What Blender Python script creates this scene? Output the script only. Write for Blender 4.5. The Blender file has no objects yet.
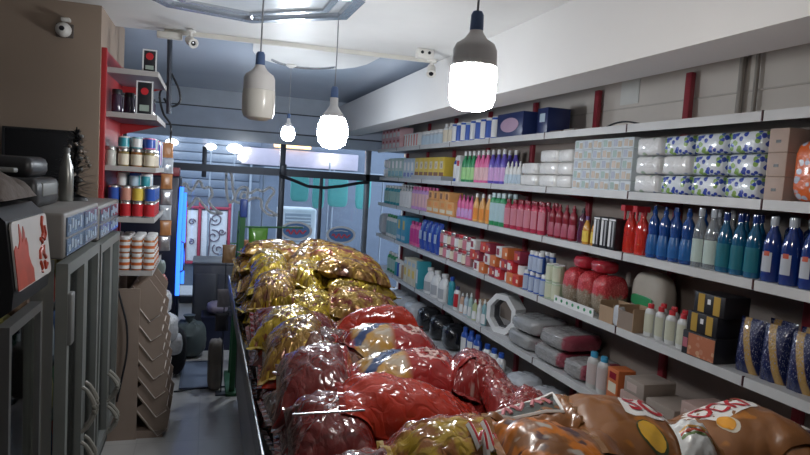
import bpy, bmesh, math, random
import numpy as np
from mathutils import Matrix, Vector
PI = math.pi
R = random.Random(7)
SC = bpy.context.scene
COL = SC.collection

# ------------------------------------------------------------------ camera
cam_d = bpy.data.cameras.new('camera')
cam = bpy.data.objects.new('camera', cam_d)
COL.objects.link(cam)
cam_d.sensor_width = 36.0
cam_d.lens = 620.0 / 810.0 * 36.0
cam_d.clip_start = 0.02
yaw, pitch, roll = math.radians(17.8), math.radians(-4.47), math.radians(3.6)
fw = Vector((math.sin(yaw) * math.cos(pitch), math.cos(yaw) * math.cos(pitch), math.sin(pitch)))
rt = Vector((math.cos(yaw), -math.sin(yaw), 0))
up = rt.cross(fw)
r2 = rt * math.cos(roll) + up * math.sin(roll)
u2 = -rt * math.sin(roll) + up * math.cos(roll)
mw = Matrix((r2, u2, -fw)).transposed().to_4x4()
mw.translation = Vector((0, 0, 1.9))
cam.matrix_world = mw
SC.camera = cam

# ------------------------------------------------------------------ sky and exposure
W = bpy.data.worlds.new('world')
SC.world = W
W.use_nodes = True
wb = W.node_tree.nodes['Background']
wb.inputs[0].default_value = (0.72, 0.82, 1.0, 1)
wb.inputs[1].default_value = 2.4
SC.view_settings.view_transform = 'Standard'
SC.view_settings.look = 'None'
SC.view_settings.gamma = 1
SC.view_settings.use_curve_mapping = False
SC.view_settings.exposure = 0.0
BULB = 90.0

# ------------------------------------------------------------------ materials
MC = {}


def mat(name, col, rough=.5, metal=0., coat=0., trans=0., bump=None, var=.10, vs=5., emit=0., alpha=1., spec=.5):
    if name in MC:
        return MC[name]
    m = bpy.data.materials.new(name)
    m.use_nodes = True
    nt = m.node_tree
    b = nt.nodes['Principled BSDF']
    b.inputs['Roughness'].default_value = rough
    b.inputs['Metallic'].default_value = metal
    b.inputs['Coat Weight'].default_value = coat
    b.inputs['Coat Roughness'].default_value = .06
    b.inputs['Transmission Weight'].default_value = trans
    b.inputs['Specular IOR Level'].default_value = spec
    b.inputs['Alpha'].default_value = alpha
    tc = nt.nodes.new('ShaderNodeTexCoord')
    if var:
        n = nt.nodes.new('ShaderNodeTexNoise')
        n.inputs['Scale'].default_value = vs
        n.inputs['Detail'].default_value = 3
        nt.links.new(tc.outputs['Object'], n.inputs['Vector'])
        mx = nt.nodes.new('ShaderNodeMix')
        mx.data_type = 'RGBA'
        lo = tuple(max(0, c * (1 - var * 1.6)) for c in col)
        hi = tuple(min(1, c * (1 + var * 1.6)) for c in col)
        mx.inputs[6].default_value = (*lo, 1)
        mx.inputs[7].default_value = (*hi, 1)
        nt.links.new(n.outputs[0], mx.inputs[0])
        nt.links.new(mx.outputs[2], b.inputs['Base Color'])
    else:
        b.inputs['Base Color'].default_value = (*col, 1)
    if emit:
        b.inputs['Emission Color'].default_value = (*col, 1)
        b.inputs['Emission Strength'].default_value = emit
    if bump:
        n2 = nt.nodes.new('ShaderNodeTexNoise')
        n2.inputs['Scale'].default_value = bump[0]
        n2.inputs['Detail'].default_value = 4
        nt.links.new(tc.outputs['Object'], n2.inputs['Vector'])
        bp = nt.nodes.new('ShaderNodeBump')
        bp.inputs['Strength'].default_value = bump[1]
        bp.inputs['Distance'].default_value = .02
        nt.links.new(n2.outputs[0], bp.inputs['Height'])
        nt.links.new(bp.outputs[0], b.inputs['Normal'])
    MC[name] = m
    return m


def thin_glass(name, tint, refl=.10):
    m = bpy.data.materials.new(name)
    m.use_nodes = True
    nt = m.node_tree
    nt.nodes.remove(nt.nodes['Principled BSDF'])
    tr = nt.nodes.new('ShaderNodeBsdfTransparent')
    tr.inputs[0].default_value = (*tint, 1)
    gl = nt.nodes.new('ShaderNodeBsdfGlossy')
    gl.inputs['Roughness'].default_value = .03
    fr = nt.nodes.new('ShaderNodeFresnel')
    fr.inputs[0].default_value = 1.35
    mx = nt.nodes.new('ShaderNodeMixShader')
    nt.links.new(fr.outputs[0], mx.inputs[0])
    nt.links.new(tr.outputs[0], mx.inputs[1])
    nt.links.new(gl.outputs[0], mx.inputs[2])
    nt.links.new(mx.outputs[0], nt.nodes['Material Output'].inputs['Surface'])
    MC[name] = m
    return m


class G:
    """tiny node graph helper for printed films"""
    def __init__(s, name, rough=.22, metal=0., coat=.6, bump=None, coord='UV'):
        s.m = bpy.data.materials.new(name)
        s.m.use_nodes = True
        s.nt = s.m.node_tree
        s.b = s.nt.nodes['Principled BSDF']
        s.b.inputs['Roughness'].default_value = rough
        s.b.inputs['Metallic'].default_value = metal
        s.b.inputs['Coat Weight'].default_value = coat
        s.b.inputs['Coat Roughness'].default_value = .08
        s.tc = s.nt.nodes.new('ShaderNodeTexCoord')
        s.vec = s.tc.outputs[coord]
        sp = s.nt.nodes.new('ShaderNodeSeparateXYZ')
        s.nt.links.new(s.vec, sp.inputs[0])
        s.u, s.v, s.w = sp.outputs
        if bump:
            n2 = s.noise(bump[0], 4)
            if len(bump) > 2:
                dn = s.nt.nodes.new('ShaderNodeTexNoise')
                dn.inputs['Scale'].default_value = 3.
                s.nt.links.new(s.vec, dn.inputs['Vector'])
                mxv = s.nt.nodes.new('ShaderNodeMix')
                mxv.data_type = 'VECTOR'
                mxv.inputs[0].default_value = .35
                s.nt.links.new(s.vec, mxv.inputs[4])
                s.nt.links.new(dn.outputs[1], mxv.inputs[5])
                vo = s.nt.nodes.new('ShaderNodeTexVoronoi')
                vo.feature = 'DISTANCE_TO_EDGE'
                vo.inputs['Scale'].default_value = bump[2]
                s.nt.links.new(mxv.outputs[1], vo.inputs['Vector'])
                cr = s.math('MINIMUM', vo.outputs[0], .16)
                n2 = s.math('ADD', s.mul(n2, .5), s.mul(cr, 3.2))
            bp = s.nt.nodes.new('ShaderNodeBump')
            bp.inputs['Strength'].default_value = bump[1]
            bp.inputs['Distance'].default_value = .02
            s.nt.links.new(n2, bp.inputs['Height'])
            s.nt.links.new(bp.outputs[0], s.b.inputs['Normal'])

    def _in(s, sock, x):
        if isinstance(x, (int, float)):
            sock.default_value = x
        elif isinstance(x, tuple):
            sock.default_value = (*x, 1)
        else:
            s.nt.links.new(x, sock)

    def math(s, op, a, b=0., c=0.):
        n = s.nt.nodes.new('ShaderNodeMath')
        n.operation = op
        s._in(n.inputs[0], a)
        s._in(n.inputs[1], b)
        s._in(n.inputs[2], c)
        return n.outputs[0]

    def noise(s, scale, detail=2):
        n = s.nt.nodes.new('ShaderNodeTexNoise')
        n.inputs['Scale'].default_value = scale
        n.inputs['Detail'].default_value = detail
        s.nt.links.new(s.vec, n.inputs['Vector'])
        return n.outputs[0]

    def voro(s, scale, out='Distance'):
        n = s.nt.nodes.new('ShaderNodeTexVoronoi')
        n.inputs['Scale'].default_value = scale
        s.nt.links.new(s.vec, n.inputs['Vector'])
        return n.outputs[out]

    def mix(s, f, a, b):
        n = s.nt.nodes.new('ShaderNodeMix')
        n.data_type = 'RGBA'
        s._in(n.inputs[0], f)
        s._in(n.inputs[6], a)
        s._in(n.inputs[7], b)
        return n.outputs[2]

    def step(s, x, e, soft=.02):
        n = s.nt.nodes.new('ShaderNodeMapRange')
        s._in(n.inputs[0], x)
        n.inputs[1].default_value = e - soft
        n.inputs[2].default_value = e + soft
        return n.outputs[0]

    def mul(s, a, b):
        return s.math('MULTIPLY', a, b)

    def dist(s, cx, cy, ay=1.):
        dx = s.math('SUBTRACT', s.u, cx)
        dy = s.mul(s.math('SUBTRACT', s.v, cy), ay)
        return s.math('SQRT', s.math('ADD', s.mul(dx, dx), s.mul(dy, dy)))

    def inv(s, a):
        return s.math('SUBTRACT', 1., a)

    def done(s, col):
        s._in(s.b.inputs['Base Color'], col)
        return s.m


# ------------------------------------------------------------------ mesh helpers
class B:
    def __init__(s):
        s.v = []
        s.f = []

    def add(s, v, f):
        o = len(s.v)
        s.v += [tuple(p) for p in v]
        s.f += [tuple(i + o for i in q) for q in f]
        return s

    def box(s, x0, x1, y0, y1, z0, z1):
        return s.add([(x0, y0, z0), (x1, y0, z0), (x1, y1, z0), (x0, y1, z0), (x0, y0, z1), (x1, y0, z1), (x1, y1, z1), (x0, y1, z1)],
                     [(3, 2, 1, 0), (4, 5, 6, 7), (0, 1, 5, 4), (1, 2, 6, 5), (2, 3, 7, 6), (3, 0, 4, 7)])

    def lathe(s, prof, n=16, sx=1., sy=1., c=(0, 0, 0), a0=None, a1=None):
        full = a0 is None
        A = [2 * PI * i / n for i in range(n)] if full else [a0 + (a1 - a0) * i / n for i in range(n + 1)]
        k = len(A)
        v = []
        for r, z in prof:
            for a in A:
                v.append((c[0] + r * math.cos(a) * sx, c[1] + r * math.sin(a) * sy, c[2] + z))
        f = []
        for j in range(len(prof) - 1):
            for i in range(k if full else k - 1):
                i2 = (i + 1) % k
                f.append((j * k + i, j * k + i2, (j + 1) * k + i2, (j + 1) * k + i))
        if full:
            if prof[0][0] > 1e-6:
                f.append(tuple(range(k - 1, -1, -1)))
            if prof[-1][0] > 1e-6:
                f.append(tuple((len(prof) - 1) * k + i for i in range(k)))
        return s.add(v, f)

    def tube(s, pts, r, n=8):
        pts = [Vector(p) for p in pts]
        m = len(pts)
        v = []
        ref = Vector((0, 0, 1))
        d0 = (pts[1] - pts[0]).normalized()
        if abs(d0.dot(ref)) > .9:
            ref = Vector((1, 0, 0))
        for i, p in enumerate(pts):
            d = (pts[min(i + 1, m - 1)] - pts[max(i - 1, 0)])
            if d.length < 1e-9:
                d = d0
            d.normalize()
            a = d.cross(ref)
            if a.length < 1e-4:
                a = d.cross(Vector((0, 1, 0)))
            a.normalize()
            b = d.cross(a)
            rr = r[i] if isinstance(r, (list, tuple)) else r
            for k in range(n):
                t = 2 * PI * k / n
                v.append(p + a * (rr * math.cos(t)) + b * (rr * math.sin(t)))
        f = []
        for i in range(m - 1):
            for k in range(n):
                k2 = (k + 1) % n
                f.append((i * n + k, i * n + k2, (i + 1) * n + k2, (i + 1) * n + k))
        f.append(tuple(range(n - 1, -1, -1)))
        f.append(tuple((m - 1) * n + k for k in range(n)))
        return s.add(v, f)

    def prism(s, poly, o, ux, uy, th):
        """polygon (2d) extruded: o + ux*a + uy*b, thickness vector th"""
        o, ux, uy, th = Vector(o), Vector(ux), Vector(uy), Vector(th)
        n = len(poly)
        v = [o + ux * a + uy * b for a, b in poly] + [o + ux * a + uy * b + th for a, b in poly]
        f = [tuple(range(n - 1, -1, -1)), tuple(range(n, 2 * n))]
        for i in range(n):
            j = (i + 1) % n
            f.append((i, j, n + j, n + i))
        return s.add(v, f)

    def ring(s, outer, inner, o, ux, uy, th):
        o, ux, uy, th = Vector(o), Vector(ux), Vector(uy), Vector(th)
        n = len(outer)
        v = []
        for t in (Vector((0, 0, 0)), th):
            for P in (outer, inner):
                v += [o + ux * a + uy * b + t for a, b in P]
        f = []
        for i in range(n):
            j = (i + 1) % n
            f += [(i, j, n + j, n + i), (2 * n + i, 3 * n + i, 3 * n + j, 2 * n + j), (i, 2 * n + i, 2 * n + j, j), (n + i, n + j, 3 * n + j, 3 * n + i)]
        return s.add(v, f)

    def mesh(s, name='m', smooth=True, ang=38):
        me = bpy.data.meshes.new(name)
        me.from_pydata(s.v, [], s.f)
        bm = bmesh.new()
        bm.from_mesh(me)
        bmesh.ops.recalc_face_normals(bm, faces=bm.faces)
        bm.to_mesh(me)
        bm.free()
        if smooth:
            me.shade_smooth()
            me.set_sharp_from_angle(angle=math.radians(ang))
        return me


MESH = {}


def cached(key, fn):
    if key not in MESH:
        MESH[key] = fn()
    return MESH[key]


def bevbox(w, d, h, bv=.004, seg=2, z0=0.):
    """rounded box, base centre at origin"""
    def fn():
        bm = bmesh.new()
        bmesh.ops.create_cube(bm, size=1.)
        for v in bm.verts:
            v.co = Vector((v.co.x * w, v.co.y * d, (v.co.z + .5) * h + z0))
        bmesh.ops.bevel(bm, geom=bm.edges[:], offset=min(bv, w * .4, d * .4, h * .4), segments=seg, affect='EDGES', profile=.5)
        me = bpy.data.meshes.new('box')
        bm.to_mesh(me)
        bm.free()
        me.shade_smooth()
        me.set_sharp_from_angle(angle=math.radians(50))
        return me
    return cached(('bb', round(w, 4), round(d, 4), round(h, 4), bv, seg, z0), fn)


def superbox(w, d, h, p=5., nx=28, nz=14, bumps=0, bamp=.0, crink=0., seed=0):
    """soft wrapped pack; base at z=0"""
    def fn():
        rr = random.Random(seed)
        ph = [rr.uniform(0, 6) for _ in range(6)]
        v = []
        f = []
        def sp(c, e):
            return math.copysign(abs(c) ** e, c)
        e = 2. / p
        for j in range(nz + 1):
            t = -PI / 2 + PI * j / nz
            for i in range(nx):
                a = 2 * PI * i / nx
                x = sp(math.cos(t), e) * sp(math.cos(a), e)
                y = sp(math.cos(t), e) * sp(math.sin(a), e)
                z = sp(math.sin(t), e)
                k = 1.
                if bumps:
                    k += bamp * (abs(math.sin((x + 1) * .5 * PI * bumps)) - .6)
                if crink:
                    c = crink * (abs(math.sin(9 * x + 6 * z + ph[0])) + abs(math.sin(7 * z - 11 * x + ph[1])) + abs(math.sin(8 * y + 9 * z + ph[2])) - 1.9)
                    k += c
                v.append((x * w / 2 * (1 + (k - 1) * .4), y * d / 2 * k, z * h / 2 * (k if z > 0 else 1) + h / 2))
        for j in range(nz):
            for i in range(nx):
                i2 = (i + 1) % nx
                f.append((j * nx + i, j * nx + i2, (j + 1) * nx + i2, (j + 1) * nx + i))
        b = B().add(v, f)
        zz = min(q[2] for q in b.v)
        b.v = [(q[0], q[1], q[2] - zz) for q in b.v]
        return b.mesh(ang=60)
    return cached(('sb', w, d, h, p, bumps, bamp, crink, seed, nx), fn)


def pouch(w, h, d, seed=0, gusset=.5):
    """standing film pouch, front is -y"""
    def fn():
        rr = random.Random(seed)
        ph = [rr.uniform(0, 6) for _ in range(6)]
        nu, nv = 12, 16
        v = []
        f = []
        for side in (-1, 1):
            for j in range(nv + 1):
                b = j / nv
                for i in range(nu + 1):
                    a = i / nu * 2 - 1
                    th = d / 2 * (max(0, 1 - a ** 4) ** .6) * (max(0., 1 - b ** 3) ** .7 * (gusset + (1 - gusset) * min(1, b * 3 + .35)))
                    th += d * .05 * math.sin(7 * a + 8 * b + ph[0]) * (1 - abs(a)) * (1 - b)
                    x = a * w / 2 * (1 - .06 * math.sin(PI * b))
                    v.append((x, side * th, b * h))
        n1 = (nu + 1) * (nv + 1)
        for k in (0, 1):
            for j in range(nv):
                for i in range(nu):
                    q = k * n1 + j * (nu + 1) + i
                    f.append((q, q + 1, q + nu + 2, q + nu + 1))
        for j in range(nv):
            for i in (0, nu):
                a = j * (nu + 1) + i
                f.append((a, a + nu + 1, n1 + a + nu + 1, n1 + a))
        for i in range(nu):
            f.append((i, i + 1, n1 + i + 1, n1 + i))
        return B().add(v, f).mesh(ang=70)
    return cached(('pouch', w, h, d, seed, gusset), fn)


# ------------------------------------------------------------------ object helpers
def tag(o, label=None, cat=None, group=None, kind=None):
    if label:
        o['label'] = label
    if cat:
        o['category'] = cat
    if group:
        o['group'] = group
    if kind:
        o['kind'] = kind
    return o


def ob(name, me, m=None, parent=None, loc=(0, 0, 0), rot=(0, 0, 0)):
    o = bpy.data.objects.new(name, me)
    COL.objects.link(o)
    if m is not None:
        if len(me.materials) == 0:
            me.materials.append(m)
        elif me.materials[0] != m:
            o.material_slots[0].link = 'OBJECT'
            o.material_slots[0].material = m
    o.location = loc
    o.rotation_euler = rot
    if parent:
        o.parent = parent
    return o


def thing(name, label, cat, loc=(0, 0, 0), rz=0., group=None, rot=None):
    o = bpy.data.objects.new(name, None)
    COL.objects.link(o)
    o.empty_display_size = .05
    o.location = loc
    o.rotation_euler = rot or (0, 0, rz)
    return tag(o, label, cat, group)


def put(spec, loc, rz, name, label, cat, group=None, rot=None):
    """spec: [(part, mesh, material, [subs])]; one part -> a single mesh thing"""
    if len(spec) == 1 and len(spec[0]) < 4:
        o = ob(name, spec[0][1], spec[0][2], None, loc, rot or (0, 0, rz))
        return tag(o, label, cat, group)
    t = thing(name, label, cat, loc, rz, group, rot)
    for p in spec:
        q = ob(p[0], p[1], p[2], t)
        if len(p) > 3:
            for s in p[3]:
                ob(s[0], s[1], s[2], q)
    return t


def structure(name, me, m, parent=None):
    return tag(ob(name, me, m, parent), kind='structure') if parent is None else ob(name, me, m, parent)


def boxobj(name, x0, x1, y0, y1, z0, z1, m, parent=None, bv=.004):
    me = bevbox(x1 - x0, y1 - y0, z1 - z0, bv)
    return ob(name, me, m, parent, ((x0 + x1) / 2, (y0 + y1) / 2, z0))


# ------------------------------------------------------------------ room shell
m_ceil = mat('white_ceiling_paint', (.78, .78, .77), .55, var=.03)
m_bulk = mat('white_plaster', (.76, .75, .74), .6, var=.03, vs=2)
m_wallr = mat('beige_wall_panel', (.62, .57, .52), .6, var=.07, vs=3)
m_col = mat('tan_column_paint', (.33, .25, .19), .65, var=.08, vs=2)
m_farceil = mat('glossy_grey_ceiling_panel', (.50, .57, .68), .25, var=.05, vs=1.5)
m_dark = mat('dark_wall', (.10, .10, .11), .7)
m_alu = mat('grey_aluminium', (.30, .33, .38), .35, metal=.7)
m_alud = mat('dark_aluminium', (.06, .07, .09), .4, metal=.4)


def floor_mat():
    g = G('floor_tile', rough=.28, coat=0., coord='Object')
    br = g.nt.nodes.new('ShaderNodeTexBrick')
    br.offset = 0.
    br.inputs['Scale'].default_value = 1.
    br.inputs['Brick Width'].default_value = .4
    br.inputs['Row Height'].default_value = .4
    br.inputs['Mortar Size'].default_value = .004
    br.inputs['Color1'].default_value = (.62, .60, .58, 1)
    br.inputs['Color2'].default_value = (.59, .575, .555, 1)
    br.inputs['Mortar'].default_value = (.50, .49, .48, 1)
    g.nt.links.new(g.vec, br.inputs['Vector'])
    n = g.noise(7, 4)
    return g.done(g.mix(g.mul(n, .35), br.outputs[0], (.34, .34, .33)))


fl = structure('floor', B().box(-1.9, 2.9, -1.4, 9.0, -.1, 0).mesh(smooth=False), floor_mat())
structure('wall_right', B().box(2.84, 2.94, -1.4, 9.1, 0, 3.0).mesh(smooth=False), m_wallr)
structure('wall_back', B().box(-1.9, 2.94, -1.5, -1.4, 0, 3.0).mesh(smooth=False), m_dark)
structure('wall_left', B().box(-2.0, -1.9, -1.5, 4.5, 0, 3.0).mesh(smooth=False), m_dark)
structure('wall_column', B().box(-2.0, -.68, 4.43, 5.55, 0, 2.95).mesh(smooth=False), m_col)
structure('wall_left_far', B().box(-1.2, -1.1, 5.55, 9.0, 0, 2.95).mesh(smooth=False), m_dark)
# front ceiling slab with a rounded bay reaching past its edge
poly = [(-1.9, -1.4), (2.84, -1.4), (2.84, 4.75), (1.28, 4.88)]
for i in range(13):
    a = PI * i / 12
    poly.append((.77 + .50 * math.cos(a) * (1 + .05 * math.cos(a)), 5.0 + .92 * math.sin(a) ** .7))
poly += [(.24, 4.95), (-.68, 5.03), (-1.9, 5.05)]
structure('ceiling', B().prism(poly, (0, 0, 2.87), (1, 0, 0), (0, 1, 0), (0, 0, .06)).mesh(smooth=False), m_ceil)
structure('ceiling_far', B().box(-1.2, 2.84, 4.4, 9.05, 2.95, 3.0).mesh(smooth=False), m_farceil)
structure('trim_beam', B().box(1.75, 2.05, -1.4, 8.95, 2.48, 2.869).mesh(smooth=False), m_bulk)

# ------------------------------------------------------------------ shop front
m_glass = thin_glass('window_glass', (.90, .95, .97))
FY = 9.0
structure('trim_header', B().box(-1.1, 2.84, FY, FY + .1, 2.72, 2.95).mesh(smooth=False), mat('pale_blue_panel', (.55, .62, .70), .3))
structure('trim_header_panel', B().box(-1.1, 2.84, FY - .06, FY + .1, 2.44, 2.70).mesh(smooth=False), mat('gloss_blue_panel', (.50, .58, .70), .15))
structure('trim_header_low', B().box(-1.1, 2.84, FY - .03, FY + .1, 2.28, 2.42).mesh(smooth=False), mat('grey_blue_panel', (.38, .46, .56), .2))
bb = B()
bb.box(-1.1, 2.84, FY - .02, FY + .1, 2.70, 2.72).box(-1.1, 2.84, FY - .02, FY + .1, 2.42, 2.44)
structure('trim_joint', bb.mesh(smooth=False), m_alud)
wf = structure('window_1', B().box(-1.1, 2.84, FY - .05, FY + .08, 1.83, 1.93).mesh(smooth=False), m_alud)
for x in (-1.08, 1.0, 2.25):
    ob('mullion', bevbox(.07, .1, 2.28, .006), m_alu if x > 2 else m_alud, wf, (x, FY, 0))
for x in (-.06,):
    ob('mullion', bevbox(.06, .08, .42, .006), m_alud, wf, (x, FY, 1.75))
for x, z in ((1.53, 1.83), (.98, 1.83)):
    ob('door_stile', bevbox(.045, .05, z, .004), m_alu if x < 1.2 else m_alud, wf, (x + .04, FY + .01, 0))
ob('sill', bevbox(3.9, .1, .1, .004), m_alud, wf, (.87, FY, 0))
for a, b, z0, z1 in ((-1.04, -.09, 1.93, 2.28), (-.03, .96, 1.93, 2.28), (1.04, 2.21, 1.93, 2.28), (-1.04, .96, .1, 1.83), (1.05, 1.54, .1, 1.83), (1.6, 2.21, .1, 1.83), (2.29, 2.82, .1, 2.28)):
    ob('pane', B().box(a, b, FY + .015, FY + .021, z0, z1).mesh(smooth=False), m_glass, wf)
m_hose = mat('black_rubber', (.02, .022, .028), .5)
hose = [(.95, 8.86, 1.84), (1.15, 8.86, 1.78), (1.35, 8.86, 1.71), (1.6, 8.86, 1.70), (1.85, 8.86, 1.74), (2.1, 8.86, 1.80), (2.25, 8.86, 1.82)]
tag(ob('cable', B().tube(hose, .022).mesh(), m_hose), 'thick black cable sagging across the top of the glass shop door', 'cable')
for z0, z1 in ((1.6, 1.86),):
    tag(ob('door_closer', bevbox(.09, .08, .16, .01), m_alud, None, (1.0, 8.90, 1.84)), 'small dark door closer box on the shop door bar', 'door closer')

# outlined letters on the shop window
m_let = mat('white_vinyl_outline', (.92, .94, .96), .5)


def stroke(pts, r=.012, z=0.):
    return pts


def smooth_path(pts, k=4, closed=False):
    P = [Vector(p) for p in pts]
    n = len(P)
    out = []
    rng = range(n if closed else n - 1)
    for i in rng:
        p0 = P[(i - 1) % n] if closed or i > 0 else P[i]
        p1 = P[i]
        p2 = P[(i + 1) % n]
        p3 = P[(i + 2) % n] if closed or i + 2 < n else P[(i + 1) % n]
        for j in range(k):
            t = j / k
            out.append(.5 * ((2 * p1) + (-p0 + p2) * t + (2 * p0 - 5 * p1 + 4 * p2 - p3) * t * t + (-p0 + 3 * p1 - 3 * p2 + p3) * t ** 3))
    out.append(P[0] if closed else P[-1])
    return out


LET = [
    ('outlined letter with a pointed leaf top on the shop window', [(-.36, 1.52), (-.30, 1.66), (-.22, 1.55), (-.12, 1.70), (-.06, 1.60), (.02, 1.62), (.06, 1.52), (.02, 1.42), (.12, 1.30), (.2, 1.26), (.05, 1.27), (-.06, 1.38), (-.14, 1.46), (-.22, 1.34), (-.3, 1.30), (-.36, 1.36)]),
    ('tall narrow outlined letter stroke on the shop window', [(.24, 1.86), (.3, 1.82), (.33, 1.62), (.36, 1.48), (.30, 1.42), (.26, 1.50), (.24, 1.66)]),
    ('wide outlined letter with a loop and a tail on the shop window', [(.36, 1.46), (.42, 1.62), (.52, 1.64), (.56, 1.56), (.66, 1.62), (.74, 1.60), (.84, 1.66), (.90, 1.60), (.84, 1.50), (.80, 1.38), (.90, 1.30), (.96, 1.27), (.84, 1.27), (.74, 1.36), (.72, 1.48), (.62, 1.50), (.52, 1.44), (.44, 1.42)]),
    ('small outlined loop inside a letter on the shop window', [(.44, 1.5), (.47, 1.57), (.52, 1.56), (.53, 1.5), (.48, 1.47)]),
]
for lab, pts in LET:
    path = smooth_path([(x, 8.995, z) for x, z in pts], 5, True)
    tag(ob('window_letter', B().tube(path, .021, 6).mesh(), m_let), lab, 'lettering')

# oval stickers
m_sw = mat('sticker_white', (.95, .96, .97), .5)
m_sb = mat('sticker_blue', (.14, .32, .66), .5)
m_sr = mat('sticker_red', (.85, .12, .18), .5)
for cx, cz, w, h, lab in ((1.24, 1.055, .23, .135, 'oval blue and white sticker with red script beside the door edge'), (1.90, 1.015, .22, .13, 'oval blue and white sticker with red script beside the metal door post')):
    t = thing('oval_sticker', lab, 'sticker', (cx, 8.985, cz), 0)
    E = lambda a, b: [(a * math.cos(2 * PI * i / 28), b * math.sin(2 * PI * i / 28)) for i in range(28)]
    ob('backing', B().prism(E(w, h), (0, 0, 0), (1, 0, 0), (0, 0, 1), (0, .01, 0)).mesh(smooth=False), m_sw, t)
    ob('blue_oval', B().prism(E(w * .84, h * .78), (0, -.004, 0), (1, 0, 0), (0, 0, 1), (0, .004, 0)).mesh(smooth=False), m_sb, t)
    pth = []
    for i in range(40):
        a = i / 39
        pth.append((w * (-.62 + 1.24 * a), -.008, h * (-.12 + .22 * math.sin(a * 21) * (.8 + .2 * math.sin(a * 5)))))
    ob('script', B().tube(pth, h * .10, 6).mesh(), m_sr, t)
    ob('script_highlight', B().tube([(-w * .5, -.006, h * .42), (0, -.006, h * .5), (w * .45, -.006, h * .40)], h * .06, 6).mesh(), m_sw, t)

# ------------------------------------------------------------------ street outside
m_asph = mat('street_asphalt', (.20, .21, .23), .8)
structure('floor_street', B().box(-14, 18, 10.95, 26, -1.05, -.95).mesh(smooth=False), m_asph)
structure('floor_pavement', B().box(-14, 18, 9.1, 10.95, -1.05, -.12).mesh(smooth=False), mat('pavement_concrete', (.34, .34, .35), .8))
m_wp = mat('white_painted_panel', (.80, .80, .82), .5)
m_redt = mat('dark_red_frame', (.42, .05, .09), .45)
m_shut = mat('grey_blue_shutter', (.17, .20, .26), .45)
YB = 13.0
t = thing('street_facade', 'white panelled facade with dark red frames across the street', 'facade', (0, YB, -.12))
ob('wall', B().box(-9, 9, .12, .4, -.83, 3.6).mesh(smooth=False), m_shut, t)
for i in range(12):
    ob('shutter_slat', bevbox(2.6, .04, .16, .012), m_shut, t, (-.3, .10, 1.42 + i * .175))
pans = [(-1.35, -.78), (-.73, -.42), (-.38, -.17), (-.10, .40)]
for a, b in pans:
    ob('white_panel', bevbox(b - a, .06, 1.02, .006), m_wp, t, ((a + b) / 2, .07, .12))
for x in (-.755, -.40, -.135, .44):
    ob('red_frame', bevbox(.055, .08, 1.24, .006), m_redt, t, (x, .05, .06))
ob('red_frame', bevbox(1.9, .08, .05, .006), m_redt, t, (-.47, .05, 1.17))
ob('red_frame', bevbox(1.9, .08, .05, .006), m_redt, t, (-.47, .05, .06))
m_scr = mat('dark_scroll_paint', (.16, .12, .16), .5)


def spiral(cx, cz, r, turns, dirn, a0):
    return [(cx + r * (1 - .8 * k / 30) * math.cos(a0 + dirn * turns * 2 * PI * k / 30), -.004 + .03, cz + r * (1 - .8 * k / 30) * math.sin(a0 + dirn * turns * 2 * PI * k / 30)) for k in range(31)]


for cx, cz, r, d, a0 in ((.17, .98, .13, 1, -2.2), (.14, .62, .14, -1, 1.8), (.24, .36, .12, 1, 2.2), (.30, .72, .07, -1, 0), (-.28, .9, .07, 1, 0), (-.28, .5, .06, -1, 2), (-1.05, .8, .16, 1, -1.5), (-1.05, .4, .14, -1, 1.5)):
    ob('scroll', B().tube(spiral(cx, cz, r, 1.3, d, a0), .013, 6).mesh(), m_scr, t)
ob('scroll', B().tube([(.05, .026, .2), (.07, .026, .5), (.05, .026, .85), (.08, .026, 1.0)], .014, 6).mesh(), m_scr, t)
# right side building beyond the street
t = thing('pale_building', 'pale building with lit shop windows seen through the right door glass', 'building', (2.0, 14.2, -.12))
ob('wall', B().box(-1.2, 6, 0, .3, -.83, 3.2).mesh(smooth=False), mat('pale_wall', (.55, .60, .62), .7), t)
ob('shop_window', bevbox(.9, .06, 1.5, .01), mat('dim_window', (.35, .30, .28), .2), t, (.9, -.03, .5))
ob('awning', bevbox(3.6, .5, .12, .02), mat('teal_awning', (.10, .42, .40), .6), t, (1.4, -.25, 2.05))
m_teal = mat('teal_cloth', (.12, .45, .42), .7)
for i, (x, w, z0) in enumerate(((1.28, .30, 1.42), (1.85, .34, 1.36), (2.24, .26, 1.34), (1.56, .20, 1.32))):
    tag(ob('hanging_cloth', superbox(w, .07, .50 + .03 * i, 5, crink=.05, seed=40 + i), m_teal, None, (x * 1.12, 10.25, z0)), 'teal cloth hanging outside behind the glass door', 'cloth', 'teal cloths outside')
t = thing('cloth_rail', 'thin metal rail carrying teal cloths outside the door', 'rail', (1.85, 10.25, -.12))
ob('rail', B().tube([(-1.0, 0, 2.06), (1.0, 0, 2.06)], .015).mesh(), m_alu, t)
for x in (-1, 1):
    ob('post', B().tube([(x, 0, 0), (x, 0, 2.06)], .015).mesh(), m_alu, t)
# white ice-cream cabinet outside
t = thing('white_fridge', 'white metal cabinet with a grey grille standing outside the shop door', 'fridge', (1.46, 10.68, -.12))
ob('body', bevbox(.62, .5, 1.42, .04), mat('white_enamel', (.78, .82, .88), .35), t)
ob('grille', bevbox(.44, .02, .55, .01), mat('grey_grille', (.38, .44, .52), .5), t, (0, -.255, .78))
for i in range(9):
    ob('slat', bevbox(.42, .012, .02, .003), mat('white_enamel', (.7, .7, .7)), t, (0, -.268, .82 + i * .055))
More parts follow.
